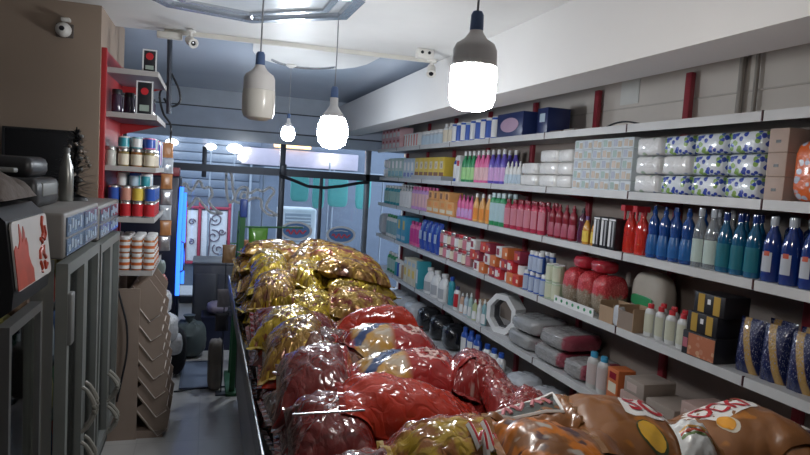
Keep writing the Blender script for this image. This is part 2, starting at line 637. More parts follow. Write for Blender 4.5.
# parked car
m_car = mat('blue_grey_car_paint', (.16, .22, .30), .25, coat=.8)
t = thing('parked_car', 'blue-grey car parked in the street outside the shop', 'car', (.62, 11.2, -.95))
prof = [(-.75, .25), (-.78, .70), (-.7, .88), (-.5, .96), (-.32, 1.28), (-.1, 1.38), (1.0, 1.38), (1.35, 1.0), (1.9, .92), (2.0, .68), (1.98, .25)]
ob('body', B().prism(prof, (0, 0, 0), (1, 0, 0), (0, 0, 1), (0, 1.35, 0)).mesh(smooth=False), m_car, t)
ob('window', B().prism([(-.42, .98), (-.27, 1.26), (-.08, 1.32), (.4, 1.32), (.4, .98)], (0, -.006, 0), (1, 0, 0), (0, 0, 1), (0, .006, 0)).mesh(smooth=False), mat('car_glass', (.35, .45, .55), .08), t)
ob('window', B().prism([(.46, .98), (.46, 1.32), (.95, 1.32), (1.22, 1.0)], (0, -.006, 0), (1, 0, 0), (0, 0, 1), (0, .006, 0)).mesh(smooth=False), mat('car_glass', (.3, .3, .3)), t)
for x in (-.3, 1.5):
    ob('wheel', B().lathe([(.0, -.09), (.3, -.09), (.31, 0), (.3, .09), (0, .09)], 20).mesh(), m_hose, t, (x, .05, .31), (PI / 2, 0, 0))
# street lamps glowing behind the transom
m_glow = mat('street_lamp_glow', (1., .97, .92), .5, var=0, emit=14)
m_glow2 = mat('neon_amber', (1., .55, .2), .5, var=0, emit=4)
for i, (x, y, z, w) in enumerate(((-.69, 12.8, 2.32, .12), (.03, 12.8, 2.29, .11), (.48, 12.8, 2.29, .16), (2.4, 12.8, 2.24, .13))):
    t = thing('street_lamp', 'glowing white street lamp seen through the transom glass', 'lamp', (x, y, -.12), group='street lamps beyond the transom')
    ob('bulb', B().lathe([(0, -w * .6), (w * .7, -w * .4), (w, 0), (w * .7, w * .4), (0, w * .6)], 12).mesh(), m_glow, t, (0, 0, z + .12))
    ob('pole', B().tube([(0, .05, -.83), (0, .05, z + .1)], .02).mesh(), m_alu, t)
t = thing('light_sign', 'amber light strip sign across the street above the door', 'sign', (1.62, 12.9, -.12))
ob('strip', bevbox(.75, .06, .08, .02), m_glow2, t, (0, 0, 2.5))
ob('board', bevbox(2.4, .08, .34, .01), mat('mauve_sign_board', (.55, .48, .56), .5), t, (.2, .08, 2.12))
for x in (-.8, .9):
    ob('post', B().tube([(x, .12, -.83), (x, .12, 2.4)], .03).mesh(), m_alu, t)

# ------------------------------------------------------------------ ceiling fittings
m_chr = mat('brushed_silver_frame', (.55, .58, .62), .25, metal=.85)
m_fgl = mat('frosted_panel', (.60, .64, .68), .25)
octo = [(.23, 4.14), (-.27, 4.02), (-.5, 3.6), (-.45, 3.12), (0, 2.88), (.48, 2.96), (.76, 3.3), (.75, 3.72)]
cx, cy = .15, 3.5
sc = lambda k: [(cx + (x - cx) * k, cy + (y - cy) * k) for x, y in octo]
t = thing('ceiling_light_panel', 'large unlit octagonal ceiling light with silver frame', 'ceiling light', (0, 0, 2.87))
ob('frame', B().ring(octo, sc(.90), (0, 0, -.05), (1, 0, 0), (0, 1, 0), (0, 0, .05)).mesh(smooth=False), m_chr, t)
ob('inner_frame', B().ring(sc(.80), sc(.74), (0, 0, -.035), (1, 0, 0), (0, 1, 0), (0, 0, .035)).mesh(smooth=False), m_chr, t)
ob('diffuser', B().prism(sc(.899), (0, 0, -.02), (1, 0, 0), (0, 1, 0), (0, 0, .02)).mesh(smooth=False), m_fgl, t)
for i in (0, 2, 4, 6):
    a, b = sc(.74)[i], sc(.90)[i]
    ob('spoke', B().tube([(a[0], a[1], -.03), (b[0], b[1], -.03)], .014).mesh(), m_chr, t)
# strip at the rounded ceiling bay
arc = [(.77 + .36 * math.cos(PI * (.22 + .56 * i / 14)), 5.0 + .85 * math.sin(PI * (.22 + .56 * i / 14)) ** .7, 2.862) for i in range(15)]
tag(ob('ceiling_trim_strip', B().tube(arc, .012).mesh(), m_chr), 'curved silver strip under the rounded end of the white ceiling', 'ceiling trim')
# conduit across the ceiling
m_cond = mat('white_conduit', (.70, .68, .62), .5)
pc = thing('ceiling_conduit', 'white cable conduit running across the ceiling edge', 'conduit', (0, 0, 2.87))
ob('channel', B().prism([(-.0, -.03), (0, 0), (.03, 0), (.03, -.03)], (-.34, 4.90, 0), (0, 1, 0), (0, 0, 1), (2.05, -.13, 0)).mesh(smooth=False), m_cond, pc)
ob('junction_box', bevbox(.17, .06, .045, .006), m_cond, pc, (-.30, 4.86, -.075))
m_camw = mat('white_camera_plastic', (.72, .70, .66), .4)
m_lens = mat('camera_lens', (.02, .02, .025), .1)


def sec_cam(loc, rz, tilt, lab, name='security_camera'):
    t = thing(name, lab, 'camera', loc, rz)
    ob('mount', B().lathe([(.032, 0), (.032, -.012), (.012, -.016), (.012, -.05), (0, -.05)], 14).mesh(), m_camw, t)
    h = ob('head', B().lathe([(0, -.045), (.026, -.042), (.033, -.02), (.033, .035), (.036, .05), (.026, .05), (.024, .044), (0, .044)], 16).mesh(), m_camw, t, (0, 0, -.075), (tilt, 0, 0))
    ob('lens', B().lathe([(0, .046), (.018, .046), (.015, .052), (0, .054)], 14).mesh(), m_lens, h)
    return t


sec_cam((-.155, 4.80, 2.86), .5, 2.0, 'white security camera on the conduit beside the tall dark pipe')
sec_cam((1.56, 4.46, 2.80), -.3, 2.4, 'white security camera under the twin cable junction by the beam')
tag(ob('cable_junction', bevbox(.13, .07, .07, .01), m_camw, None, (1.50, 4.46, 2.80)), 'small white cable junction box with two dark holes by the beam', 'junction box')
jb = bpy.data.objects['cable_junction']
for dx in (-.03, .025):
    ob('hole', B().lathe([(0, 0), (.012, 0), (.012, .004), (0, .004)], 12).mesh(), m_lens, jb, (dx, -.035, .04), (PI / 2, 0, 0))
# camera on the column
t = thing('dome_camera', 'small white dome camera on a dark plate on the tan column', 'camera', (-.885, 4.43, 2.69))
ob('plate', bevbox(.10, .012, .085, .006), mat('dark_plate', (.10, .08, .07), .5), t, (0, -.006, -.045))
ob('dome', B().lathe([(0, -.0), (.045, 0), (.045, .02), (.034, .045), (.015, .058), (0, .06)], 18).mesh(), m_camw, t, (-.005, -.012, .0), (PI / 2, 0, 0))
ob('lens', B().lathe([(0, .058), (.016, .056), (.014, .066), (0, .068)], 14).mesh(), m_lens, t, (-.005, -.012, .0), (PI / 2, 0, 0))
ob('bracket', bevbox(.05, .05, .02, .004), m_camw, t, (.01, -.03, .05))
# dark pipe and cables at the end of the left shelf
t = thing('dark_pipe', 'dark vertical pipe with looped cables hanging past the red shelf', 'pipe', (-.33, 5.36, 0))
ob('pipe', B().tube([(0, 0, 2.949), (.01, 0, 2.3)], .02).mesh(), m_alud, t)
ob('cable_loop', B().tube(smooth_path([(0.02, 0, 2.62), (.08, -.01, 2.5), (.09, 0, 2.4), (.02, .01, 2.36), (-.03, 0, 2.42)], 5), .009, 6).mesh(), m_hose, t)
ob('cable_loop', B().tube(smooth_path([(0.0, 0, 2.55), (-.06, -.02, 2.45), (-.03, 0, 2.3), (.03, .01, 2.2), (.02, 0, 2.0)], 5), .009, 6).mesh(), m_hose, t)

# ------------------------------------------------------------------ hanging bulbs
m_sock = mat('blue_bulb_holder', (.08, .14, .30), .5)
m_cord = mat('grey_cord', (.25, .26, .28), .6)
m_hous = mat('white_bulb_housing', (.72, .72, .73), .35)
m_lit = mat('lit_bulb_diffuser', (1., .975, .94), .4, var=0, emit=BULB)
m_lit2 = mat('lit_bulb_diffuser_cool', (.90, .95, 1.), .4, var=0, emit=BULB * 1.15)
m_lit3 = mat('lit_bulb_diffuser_far', (.86, .93, 1.), .4, var=0, emit=BULB * 2.4)
m_unlit = mat('opal_bulb_diffuser', (.80, .80, .76), .25)


def hang(loc, zc, lab, kind, diff, s=1.):
    """loc = top of the holder"""
    t = thing('hanging_bulb', lab, 'lamp', loc, group=None)
    ob('cord', B().tube([(0, 0, -.01), (.002, 0, (zc - loc[2]) / 2), (0, 0, zc - loc[2])], .0035, 6).mesh(), m_cord, t)
    ob('ceiling_rose', B().lathe([(0, 0), (.045, 0), (.05, -.012), (.02, -.03), (0, -.03)], 16).mesh(), m_camw, t, (0, 0, zc - loc[2]))
    ob('bulb_holder', B().lathe([(0, 0), (.014, -.002), (.019, -.012), (.0205, -.058), (0, -.058)], 16).mesh(), m_sock, t)
    if kind == 'T':
        ob('housing', B().lathe([(.018, -.05), (.022, -.065), (.034, -.082), (.058, -.098), (.066, -.115), (.0675, -.165), (0, -.165)], 28).mesh(), m_hous, t)
        ob('diffuser', B().lathe([(0, -.165), (.0685, -.166), (.0700, -.20), (.0690, -.262), (.060, -.283), (.038, -.293), (0, -.296)], 28).mesh(), diff, t)
    else:
        ob('housing', B().lathe([(.016, -.05), (.021, -.06), (.022, -.10), (.040, -.128), (.056, -.150), (.057, -.158), (0, -.158)], 28).mesh(), m_hous, t)
        ob('diffuser', B().lathe([(0, -.158), (.060, -.160), (.076, -.20), (.080, -.245), (.070, -.29), (.045, -.315), (0, -.324)], 24).mesh(), diff, t)
    t.scale = (s, s, s)
    for c in t.children:
        if c.name.startswith(('cord', 'ceiling_rose')):
            c.scale = (1 / s, 1 / s, 1 / s)
            if c.name.startswith('ceiling_rose'):
                c.location.z /= s
    return t


hang((.747, 1.75, 2.412), 2.87, 'large lit cylindrical LED bulb hanging in front of the white beam', 'T', m_lit)
hang((.182, 2.6, 2.372), 2.82, 'unlit cylindrical LED bulb hanging from the octagonal ceiling light', 'T', m_unlit, .93)
hang((.715, 3.8, 2.435), 2.87, 'lit pear-shaped bulb hanging behind the octagonal ceiling light', 'A', m_lit2, 1.18)
hang((.68, 5.8, 2.43), 2.87, 'small distant lit bulb hanging from the rounded ceiling bay near the shop front', 'A', m_lit3, .78)

# ------------------------------------------------------------------ left: coolers
m_blk = mat('black_plastic', (.016, .016, .018), .4)
m_gry = mat('grey_enamel', (.17, .175, .17), .45)
m_gryl = mat('light_grey_frame', (.20, .21, .20), .4)
m_brn = mat('brown_side_panel', (.16, .11, .09), .6)
m_cglass = thin_glass('cooler_door_glass', (.80, .86, .88))
m_int = mat('cooler_interior', (.14, .16, .17), .5)
m_wpan = mat('white_header_panel', (.55, .52, .50), .35)
m_hand = mat('red_hand_print', (.42, .05, .02), .4, var=.3, vs=12)

# near cooler with curved header
t = thing('display_cooler', 'dark display cooler with a white header showing a red hand', 'cooler', (-.615, 2.24, 0))
X0 = -.62
ob('body', B().box(-.62, -.60, 0, .46, .05, 1.36).box(-.60, -.03, 0, .03, .05, 1.36).box(-.60, -.03, .43, .46, .05, 1.36).box(-.60, -.02, .03, .43, .05, .25).mesh(smooth=False), m_brn, t)
hp = [(-.62, 1.36), (-.02, 1.36), (.03, 1.40), (.035, 1.46), (.01, 1.685), (-.03, 1.725), (-.62, 1.735)]
ob('header', B().prism(hp, (0, 0, 0), (1, 0, 0), (0, 0, 1), (0, .47, 0)).mesh(ang=20), m_blk, t)
ob('top_cover', B().box(-.62, -.06, .0, .47, 1.735, 1.747).mesh(smooth=False), m_brn, t)
pa, pb = Vector((.0385, .015, 1.455)), Vector((.0145, .015, 1.682))
uz = (pb - pa)
uy = Vector((0, .445, 0))
th = Vector((.006, 0, .0006))
rr = []
for cxx, cyy, a0 in ((.05, .08, PI), (.95, .08, 1.5 * PI), (.95, .92, 0), (.05, .92, .5 * PI)):
    for k in range(4):
        a = a0 + k * PI / 6
        rr.append((cxx + .05 * math.cos(a), cyy + .08 * math.sin(a)))
hd = ob('header_panel', B().prism(rr, pa, uy, uz, th).mesh(smooth=False), m_wpan, t)
hand = [(0.0, .02), (.0, .60), (.05, .66), (.10, .60), (.15, .70), (.17, .95), (.21, .80), (.215, .66), (.24, .72), (.27, .90), (.30, .80), (.295, .60), (.33, .72), (.36, .62), (.35, .45), (.40, .30), (.45, .22), (.45, .02)]
ob('hand_print', B().prism(hand, pa + th * 1.0, uy, uz, th * .4).mesh(smooth=False), m_hand, hd)
for pts in ([(.84, .96), (.80, .85), (.82, .70), (.78, .62)], [(.88, .80), (.90, .66), (.84, .58)], [(.72, .62), (.78, .55), (.74, .46), (.68, .42), (.66, .30)], [(.80, .50), (.78, .36), (.84, .28)], [(.66, .26), (.70, .14), (.68, .08)], [(.78, .24), (.80, .12), (.86, .18)]):
    ob('header_script', B().tube([pa + th * 1.2 + uy * a + uz * b for a, b in pts], .0075, 6).mesh(), m_hand, hd)
dr = ob('door', B().ring([(0, 0), (1, 0), (1, 1), (0, 1)], [(.06, .03), (.94, .03), (.94, .97), (.06, .97)], (-.02, .02, .25), (0, .42, 0), (0, 0, 1.09), (.04, 0, 0)).mesh(smooth=False), mat('dark_door_frame', (.11, .11, .11), .4), t)
ob('glass', B().box(-.005, .002, .06, .40, .28, 1.31).mesh(smooth=False), m_cglass, dr)
for k in range(4):
    ob('shelf', B().box(-.58, -.06, .03, .43, .30 + k * .26, .312 + k * .26).mesh(smooth=False), m_gry, t)
lamp_m = mat('cooler_strip_light', (1., .90, .65), .5, var=0, emit=22.)
ob('strip_light', B().box(-.10, -.08, .035, .05, .35, 1.3).mesh(smooth=False), lamp_m, t)
m_pk = [mat('yellow_pack', (.50, .42, .14), .4), mat('cream_pack', (.62, .58, .45), .4), mat('olive_pack', (.26, .26, .10), .4)]
for k in range(4):
    for j in range(3):
        hh = .13 + .04 * ((k + j) % 3)
        tag(ob('chilled_pack', superbox(.17, .10, round(hh, 3), 6, crink=.03, seed=60 + j), m_pk[(k + j) % 3], None, (-.615 - .15, 2.24 + .095 + j * .135, .313 + k * .26), (0, 0, R.uniform(-.04, .04))), 'wrapped pack on a shelf inside the hand-print cooler', 'pack', 'packs inside the near cooler')

# two-door fridge bank
m_hdr = mat('grey_fridge_top', (.20, .19, .18), .5)
m_hglass = mat('blue_header_film', (.12, .17, .25), .15)
m_hlet = mat('pale_header_print', (.40, .48, .58), .4)


def fridge(y0, y1, z1, doors, lab):
    L = y1 - y0
    t = thing('upright_fridge', lab, 'fridge', (-.57, y0, 0))
    ob('cabinet', B().box(-.60, -.58, 0, L, .06, z1 - .01).box(-.58, -.03, 0, .03, .06, z1 - .2).box(-.58, -.03, L - .03, L, .06, z1 - .2).box(-.58, -.01, .03, L - .03, .06, .22).mesh(smooth=False), mat('fridge_liner', (.035, .038, .042), .5), t)
    ob('side_panel', B().box(-.60, -.012, -.006, -.0005, .06, z1 - .19).mesh(smooth=False), m_gry, t)
    hd = ob('header', bevbox(.62, L, .19, .012), m_hdr, t, (-.29, L / 2, z1 - .19))
    n = 2
    for k in range(n):
        a, b = .04 + k * (L - .06) / n, .04 + (k + 1) * (L - .06) / n - .03
        for q, (za, zb) in enumerate(((-.10, -.02), (-.178, -.11))):
            f = ob('header_window', B().box(.02, .026, a, b, z1 + za, z1 + zb).mesh(smooth=False), m_hglass, t)
            for i in range(5):
                yy = a + (b - a) * (.08 + .17 * i)
                hh = (zb - za)
                ob('header_print', B().box(.026, .028, yy, yy + (b - a) * .09, z1 + za + hh * (.2 + .15 * (i % 2)), z1 + za + hh * (.6 + .14 * ((i * 2) % 3))).mesh(smooth=False), m_hlet, f)
    for d0, d1 in doors:
        w = d1 - d0
        dr = ob('door', B().ring([(0, 0), (w, 0), (w, z1 - .44), (0, z1 - .44)], [(.045, .05), (w - .045, .05), (w - .045, z1 - .49), (.045, z1 - .49)], (-.01, d0, .23), (0, 1, 0), (0, 0, 1), (.045, 0, 0)).mesh(smooth=False), m_gryl, t)
        ob('glass', B().box(.0, .006, d0 + .04, d1 - .04, .27, z1 - .25).mesh(smooth=False), m_cglass, dr)
        ob('gasket', B().box(-.02, -.011, d1 - .02, d1 + .012, .23, z1 - .21).mesh(smooth=False), m_blk, dr)
    for k in range(4):
        ob('shelf', B().box(-.57, -.08, .03, L - .03, .42 + k * .26, .432 + k * .26).mesh(smooth=False), m_int, t)
    return t


f1 = fridge(2.80, 3.62, 1.675, ((.02, .42), (.42, .80)), 'grey upright fridge with glass doors beside the hand-print cooler')
f2 = fridge(3.63, 4.41, 1.655, ((.02, .40), (.40, .76)), 'grey upright fridge with glass doors next to the tan column')
m_hdl = mat('cream_handle', (.30, .285, .25), .35)


def bow(parent, y, z0, z1):
    p = [(.035, y, z0), (.055, y, z0 + .015)]
    for i in range(9):
        a = i / 8
        p.append((.055 + .035 * math.sin(PI * a), y, z0 + .015 + (z1 - z0 - .03) * a))
    p += [(.035, y, z1)]
    ob('door_handle', B().tube(p, [.011] + [.009 + .005 * math.sin(PI * k / 9) for k in range(10)] + [.011], 8).mesh(), m_hdl, parent)


for f, ys, z0, z1 in ((f1, (.385, .46), .60, .82), (f1, (.385, .46), .33, .55), (f2, (.37, .43), .45, .62), (f2, (.37, .43), .25, .42)):
    for y in ys:
        bow(f, y, z0, z1)
lk = ob('door_lock', bevbox(.03, .07, .22, .006), m_gry, f1, (.035, .06, 1.12))
cols = [(.5, .52, .55), (.10, .16, .34), (.34, .08, .07), (.45, .40, .20), (.12, .24, .14)]
for fi, (yb, L) in enumerate(((2.80, .82), (3.63, .78))):
    for k in range(4):
        for j in range(6):
            c = (fi + k * 2 + j // 2) % 5
            m = mat('chilled_bottle_%d' % c, cols[c], .25)
            me = cached('chillb', lambda: B().lathe([(0, 0), (.033, 0), (.035, .01), (.035, .12), (.03, .15), (.013, .18), (.013, .2), (0, .2)], 12).mesh())
            tag(ob('chilled_bottle', me, m, None, (-.57 - .14, yb + .09 + j * (L - .18) / 5, .4325 + k * .26)), 'small drink bottle on a shelf inside the grey glass-door fridges', 'bottle', 'bottles inside the grey fridges')

# things on top of the coolers
m_fab = mat('brown_cloth', (.085, .065, .055), .85, bump=(18, .5))


def draped(w, d, h, seed):
    def fn():
        rr = random.Random(seed)
        ph = [rr.uniform(0, 6) for _ in range(4)]
        nx, ny = 28, 22
        v, f = [], []
        for j in range(ny + 1):
            for i in range(nx + 1):
                a, b = i / nx * 2 - 1, j / ny * 2 - 1
                e = (1 - abs(a) ** 3) * (1 - abs(b) ** 3)
                z = h * max(0, e) ** .6 * (.75 + .12 * math.sin(5 * b + 2 * a + ph[0]) + .10 * math.sin(9 * b - 3 * a + ph[1]) + .06 * math.sin(13 * a + ph[2]))
                v.append((a * w / 2, b * d / 2, z))
        n = (nx + 1) * (ny + 1)
        v += [(x, y, 0) for x, y, z in v]
        for j in range(ny):
            for i in range(nx):
                q = j * (nx + 1) + i
                f += [(q, q + 1, q + nx + 2, q + nx + 1), (n + q, n + q + nx + 1, n + q + nx + 2, n + q + 1)]
        return B().add(v, f).mesh(ang=80)
    return cached(('drape', w, d, h, seed), fn)


tag(ob('folded_cloth', draped(.42, .42, .14, 3), m_fab, None, (-.83, 2.47, 1.748)), 'dusty brown cloth heaped on top of the hand-print cooler', 'cloth')
t = thing('old_printer', 'black boxy machine with grey trays on top of the grey fridge', 'machine', (-.86, 3.15, 1.675))
ob('body', bevbox(.36, .4, .13, .03), m_blk, t)
ob('upper_body', bevbox(.30, .3, .09, .03), m_blk, t, (-.01, .02, .13))
ob('side_trim', bevbox(.02, .26, .06, .006), m_gry, t, (.175, 0, .05))
ob('tray', bevbox(.20, .06, .02, .006), m_gry, t, (0, -.2, .15))
t = thing('silver_bottle', 'tall silver bottle standing on the grey fridge beside a tinsel tree', 'bottle', (-.70, 3.60, 1.676))
ob('body', B().lathe([(0, 0), (.031, 0), (.034, .01), (.034, .13), (.030, .18), (.016, .225), (.013, .25), (0, .25)], 20).mesh(), mat('dull_silver', (.28, .28, .26), .3, metal=.7), t)
ob('cap', B().lathe([(0, .245), (.015, .245), (.015, .275), (0, .277)], 16).mesh(), m_gry, t)
# tinsel tree
m_tin = mat('dark_tinsel', (.02, .024, .03), .35, metal=.3)
t = thing('tinsel_tree', 'small dark tinsel tree standing on the grey fridge by the column', 'decoration', (-.735, 4.02, 1.656))
ob('trunk', B().tube([(0, 0, 0), (0, 0, .38)], .008, 6).mesh(), m_blk, t)
ob('stand', B().lathe([(0, 0), (.07, 0), (.06, .02), (.015, .035), (0, .035)], 14).mesh(), m_blk, t)
bb = B()
for i in range(420):
    z = R.uniform(.03, .40)
    rad = .14 * (1 - (z / .43) ** 1.3) + .02
    a = R.uniform(0, 2 * PI)
    p0 = Vector((0, 0, z))
    p1 = Vector((rad * math.cos(a), rad * math.sin(a), z + R.uniform(-.03, .03)))
    side = Vector((-math.sin(a), math.cos(a), 0)) * .006
    bb.add([p0 - side, p0 + side, p1 + side * .5, p1 - side * .5], [(0, 1, 2, 3)])
tag(ob('tinsel', bb.mesh(smooth=False), m_tin, t), kind='stuff')
for i in range(12):
    a = R.uniform(-2.4, .2)
    z = R.uniform(.05, .36)
    ob('bauble', B().lathe([(0, -.012), (.009, -.008), (.012, 0), (.009, .008), (0, .012)], 10).mesh(), mat('dull_bauble', (.35, .30, .26), .25, metal=.5), t, (.11 * (1 - z * 1.6) * math.cos(a), .11 * (1 - z * 1.6) * math.sin(a), z))
# black board on the column
t = thing('black_screen', 'black flat screen mounted on the tan column', 'screen', (-1.0, 4.43, 1.70))
ob('panel', bevbox(.42, .035, .37, .006), m_blk, t, (0, -.018, 0))
ob('bezel', B().ring([(-.21, 0), (.21, 0), (.21, .37), (-.21, .37)], [(-.198, .012), (.198, .012), (.198, .358), (-.198, .358)], (0, -.042, 0), (1, 0, 0), (0, 0, 1), (0, .006, 0)).mesh(smooth=False), mat('black_bezel', (.03, .03, .032), .3), t)
for i in range(5):
    ob('bracket_clip', bevbox(.025, .03, .022, .006), m_gry, t, (.222, -.02, .33 - i * .07))

# ------------------------------------------------------------------ left red shelf
m_red = mat('red_shelf_metal', (.42, .025, .03), .4)
m_shl = mat('pale_shelf_edge', (.50, .47, .45), .45)
m_und = mat('grey_shelf_metal', (.26, .25, .29), .45)
LSX0, LSX1, LSY0, LSY1 = -.665, -.345, 4.50, 5.32
t = thing('red_wall_shelf', 'red metal wall shelf unit filled with jars and cans beside the tan column', 'shelf', (0, 0, 0))
ob('back_panel', B().box(LSX0 - .012, LSX0, LSY0, LSY1, .1, 2.62).mesh(smooth=False), m_red, t)
ob('upright', bevbox(.035, .035, 2.62, .004), m_red, t, (LSX0 - .002, LSY0 - .02, 0))
ob('upright', bevbox(.035, .035, 2.62, .004), m_red, t, (LSX0 - .002, LSY1 + .02, 0))
LZ = (2.50, 2.215, 1.865, 1.525, 1.165)
for z in LZ:
    s = ob('shelf', B().box(LSX0, LSX1, LSY0, LSY1, z - .022, z).mesh(smooth=False), m_und, t)
    ob('shelf_edge', B().box(LSX0, LSX1, LSY0 - .006, LSY0, z - .03, z + .004).box(LSX1, LSX1 + .006, LSY0 - .006, LSY1, z - .03, z + .004).mesh(smooth=False), m_shl, s)
    ob('bracket', B().prism([(LSX0, z - .022), (LSX1 - .03, z - .022), (LSX0, z - .11)], (0, LSY1 - .004, 0), (1, 0, 0), (0, 0, 1), (0, .004, 0)).mesh(smooth=False), m_red, s)


def lathe_spec(prof_b, prof_c, mb, mc, ml=None, lz=(.15, .7), n=16, sx=1., sy=1., key=None, cap='lid'):
    out = [('body', cached((key, 'b'), lambda: B().lathe(prof_b, n, sx, sy).mesh()), mb)]
    if prof_c:
        out.append((cap, cached((key, 'c'), lambda: B().lathe(prof_c, n, sx, sy).mesh()), mc))
    if ml is not None:
        H = prof_b[-1][1]
        r = max(p[0] for p in prof_b)

        def rad(z):
            for (r0, z0), (r1, z1) in zip(prof_b[:-1], prof_b[1:]):
                if z0 <= z <= z1 and z1 > z0:
                    return r0 + (r1 - r0) * (z - z0) / (z1 - z0)
            return r
        z0, z1 = lz[0] * H, lz[1] * H
        pr = [(rad(z0 + (z1 - z0) * k / 5) + .0012, z0 + (z1 - z0) * k / 5) for k in range(6)]
        out.append(('label', cached((key, 'l', lz), lambda: B().lathe(pr, 10, sx, sy, a0=-PI / 2 - 1.25, a1=-PI / 2 + 1.25).mesh()), ml))
    return out


def jar(h, r, mb, mc, ml, key):
    return lathe_spec([(0, 0), (r * .93, 0), (r, h * .04), (r, h * .74), (r * .86, h * .82)], [(0, h * .8), (r * .92, h * .8), (r * .94, h * .83), (r * .93, h * .98), (r * .88, h), (0, h)], mb, mc, ml, (.12, .82), key=('jar', h, r))


def can(h, r, mb, mc, ml, key=None):
    return lathe_spec([(0, 0), (r * .95, 0), (r, h * .02), (r, h * .95), (r * .96, h * .97)], [(0, h * .97), (r * .9, h * .965), (r * .97, h * .97), (r * .97, h), (r * .9, h), (r * .88, h * .985), (0, h * .985)], mb, mc, ml, (.1, .9), key=('can', h, r))


GLASSJ = mat('glass_jar', (.55, .55, .5), .08, coat=.5)
WHT = mat('white_plastic', (.80, .80, .79), .35)
SILV = mat('silver_lid', (.6, .6, .58), .25, metal=.8)
REDC = mat('red_plastic', (.58, .03, .04), .3)
AMB = mat('amber_filling', (.35, .14, .04), .2, coat=.5)
BLU = mat('blue_plastic', (.03, .10, .45), .3)
GRN = mat('green_plastic', (.04, .30, .12), .3)
TEAL = mat('teal_plastic', (.05, .35, .42), .3)
ORG = mat('orange_plastic', (.85, .30, .05), .35)
PINK = mat('pink_plastic', (.80, .16, .38), .35)
LAV = mat('lavender_plastic', (.62, .34, .66), .35)
PURP = mat('purple_plastic', (.14, .10, .50), .3)
YEL = mat('yellow_print', (.80, .58, .08), .45)
CREAM = mat('cream_print', (.78, .70, .55), .5)
BRN = mat('brown_print', (.28, .12, .06), .5)
BLK = mat('black_print', (.02, .02, .025), .4)
NAVY = mat('navy_print', (.02, .035, .13), .35)
GOLD = mat('gold_print', (.60, .38, .08), .35, metal=.3)
PALEB = mat('pale_blue_print', (.48, .60, .70), .45)
PALEG = mat('pale_green_print', (.42, .60, .56), .45)
KRAFT = mat('kraft_cardboard', (.40, .27, .17), .75)
DKRED = mat('dark_red_plastic', (.26, .015, .03), .25)
CARD = mat('white_card', (.80, .80, .80), .6)
PNKP = mat('pale_pink_print', (.78, .50, .52), .5)
SOAPB = mat('blue_dish_soap', (.008, .06, .26), .12, coat=.8)
SOAPD = mat('dark_blue_cleaner', (.008, .035, .20), .12, coat=.8)
SOAPT = mat('teal_cleaner', (.006, .10, .21), .12, coat=.8)
SOAPR = mat('red_cleaner', (.60, .03, .02), .12, coat=.8)
CLEAR = mat('clear_plastic', (.72, .78, .82), .06, trans=.75, var=0)
CLRC = mat('clear_cap', (.55, .6, .66), .12, coat=.5)

FL = 'on the red wall shelf'
zz = dict(zip('ABCDE', LZ))


def lput(spec, x, y, z, name, label, cat, group, rz=0.):
    return put(spec, (x, y, z + .0005), rz, name, label, cat, group)


# framed cartons on the top two boards
def framed_card(h, w):
    return [('card', bevbox(w, .05, h, .003), BLK),
            ('white_border', B().ring([(-w / 2, 0), (w / 2, 0), (w / 2, h), (-w / 2, h)], [(-w / 2 + .009, .009), (w / 2 - .009, .009), (w / 2 - .009, h - .009), (-w / 2 + .009, h - .009)], (0, -.027, 0), (1, 0, 0), (0, 0, 1), (0, .002, 0)).mesh(smooth=False), CARD),
            ('red_emblem', B().prism([(.024 * math.cos(a * PI / 8), h * .7 + .024 * math.sin(a * PI / 8)) for a in range(16)], (0, -.028, 0), (1, 0, 0), (0, 0, 1), (0, .002, 0)).mesh(smooth=False), REDC),
            ('pale_print', B().box(-w * .28, w * .28, -.028, -.026, h * .12, h * .3).mesh(smooth=False), mat('pale_green_ink', (.35, .42, .36), .5))]


lput(framed_card(.15, .09), -.40, 4.56, zz['A'], 'tea_carton', 'black tea carton with white border and red emblem on the highest red board', 'carton', None)
lput(framed_card(.225, .105), -.425, 4.56, zz['B'], 'tea_carton', 'taller black tea carton with white border and red emblem on the second red board', 'carton', None)
for i, (x, y) in enumerate(((-.60, 4.60), (-.53, 4.66), (-.60, 4.78), (-.52, 4.86), (-.42, 4.80), (-.42, 4.95))):
    lput(jar(.16 - .01 * (i % 2), .034, mat('dark_purple_jar', (.05, .03, .06), .15, coat=.5), BLK, None, 1), x, y, zz['B'], 'dark_jar', 'dark purple jar on the second red board behind the tea carton', 'jar', 'dark jars on the second red board')
for i in range(4):
    lput(jar(.13, .036, GLASSJ, SILV, None, 1), -.624, 4.55 + .085 * i, zz['C'], 'glass_jar', 'empty glass jar with silver lid on the middle red board', 'jar', 'glass jars on the middle red board')
for i in range(4):
    for j in range(5):
        x, y = -.545 + .08 * i, 4.56 + .09 * j
        if i == 3:
            continue
        lput(jar(.125, .036, AMB if (i + j) % 2 else mat('honey_filling', (.30, .22, .08), .2, coat=.5), SILV, CREAM, 1), x, y, zz['C'], 'honey_jar', 'amber jar with a cream label on the middle red board', 'jar', 'amber jars on the middle red board')
for i in range(3):
    for j in range(4):
        k = (i + j) % 3
        lput(can(.075, .036, (WHT, TEAL, PINK)[k], WHT, (TEAL, WHT, BLU)[k], 1), -.545 + .08 * i, 4.56 + .09 * j, zz['C'] + .1256, 'small_tub', 'small pastel tub stacked on top of the amber jars', 'tub', 'tubs stacked on the amber jars')
for j in range(5):
    lput(can(.20, .03, (WHT, BLU, TEAL)[j % 3], (REDC, WHT, BLU)[j % 3], (BLU, WHT, PINK)[j % 3], 2), -.38, 5.03 + .064 * j, zz['C'], 'tall_tube', 'tall white and blue tube at the front edge of the middle red board', 'tube', 'tall tubes on the middle red board')
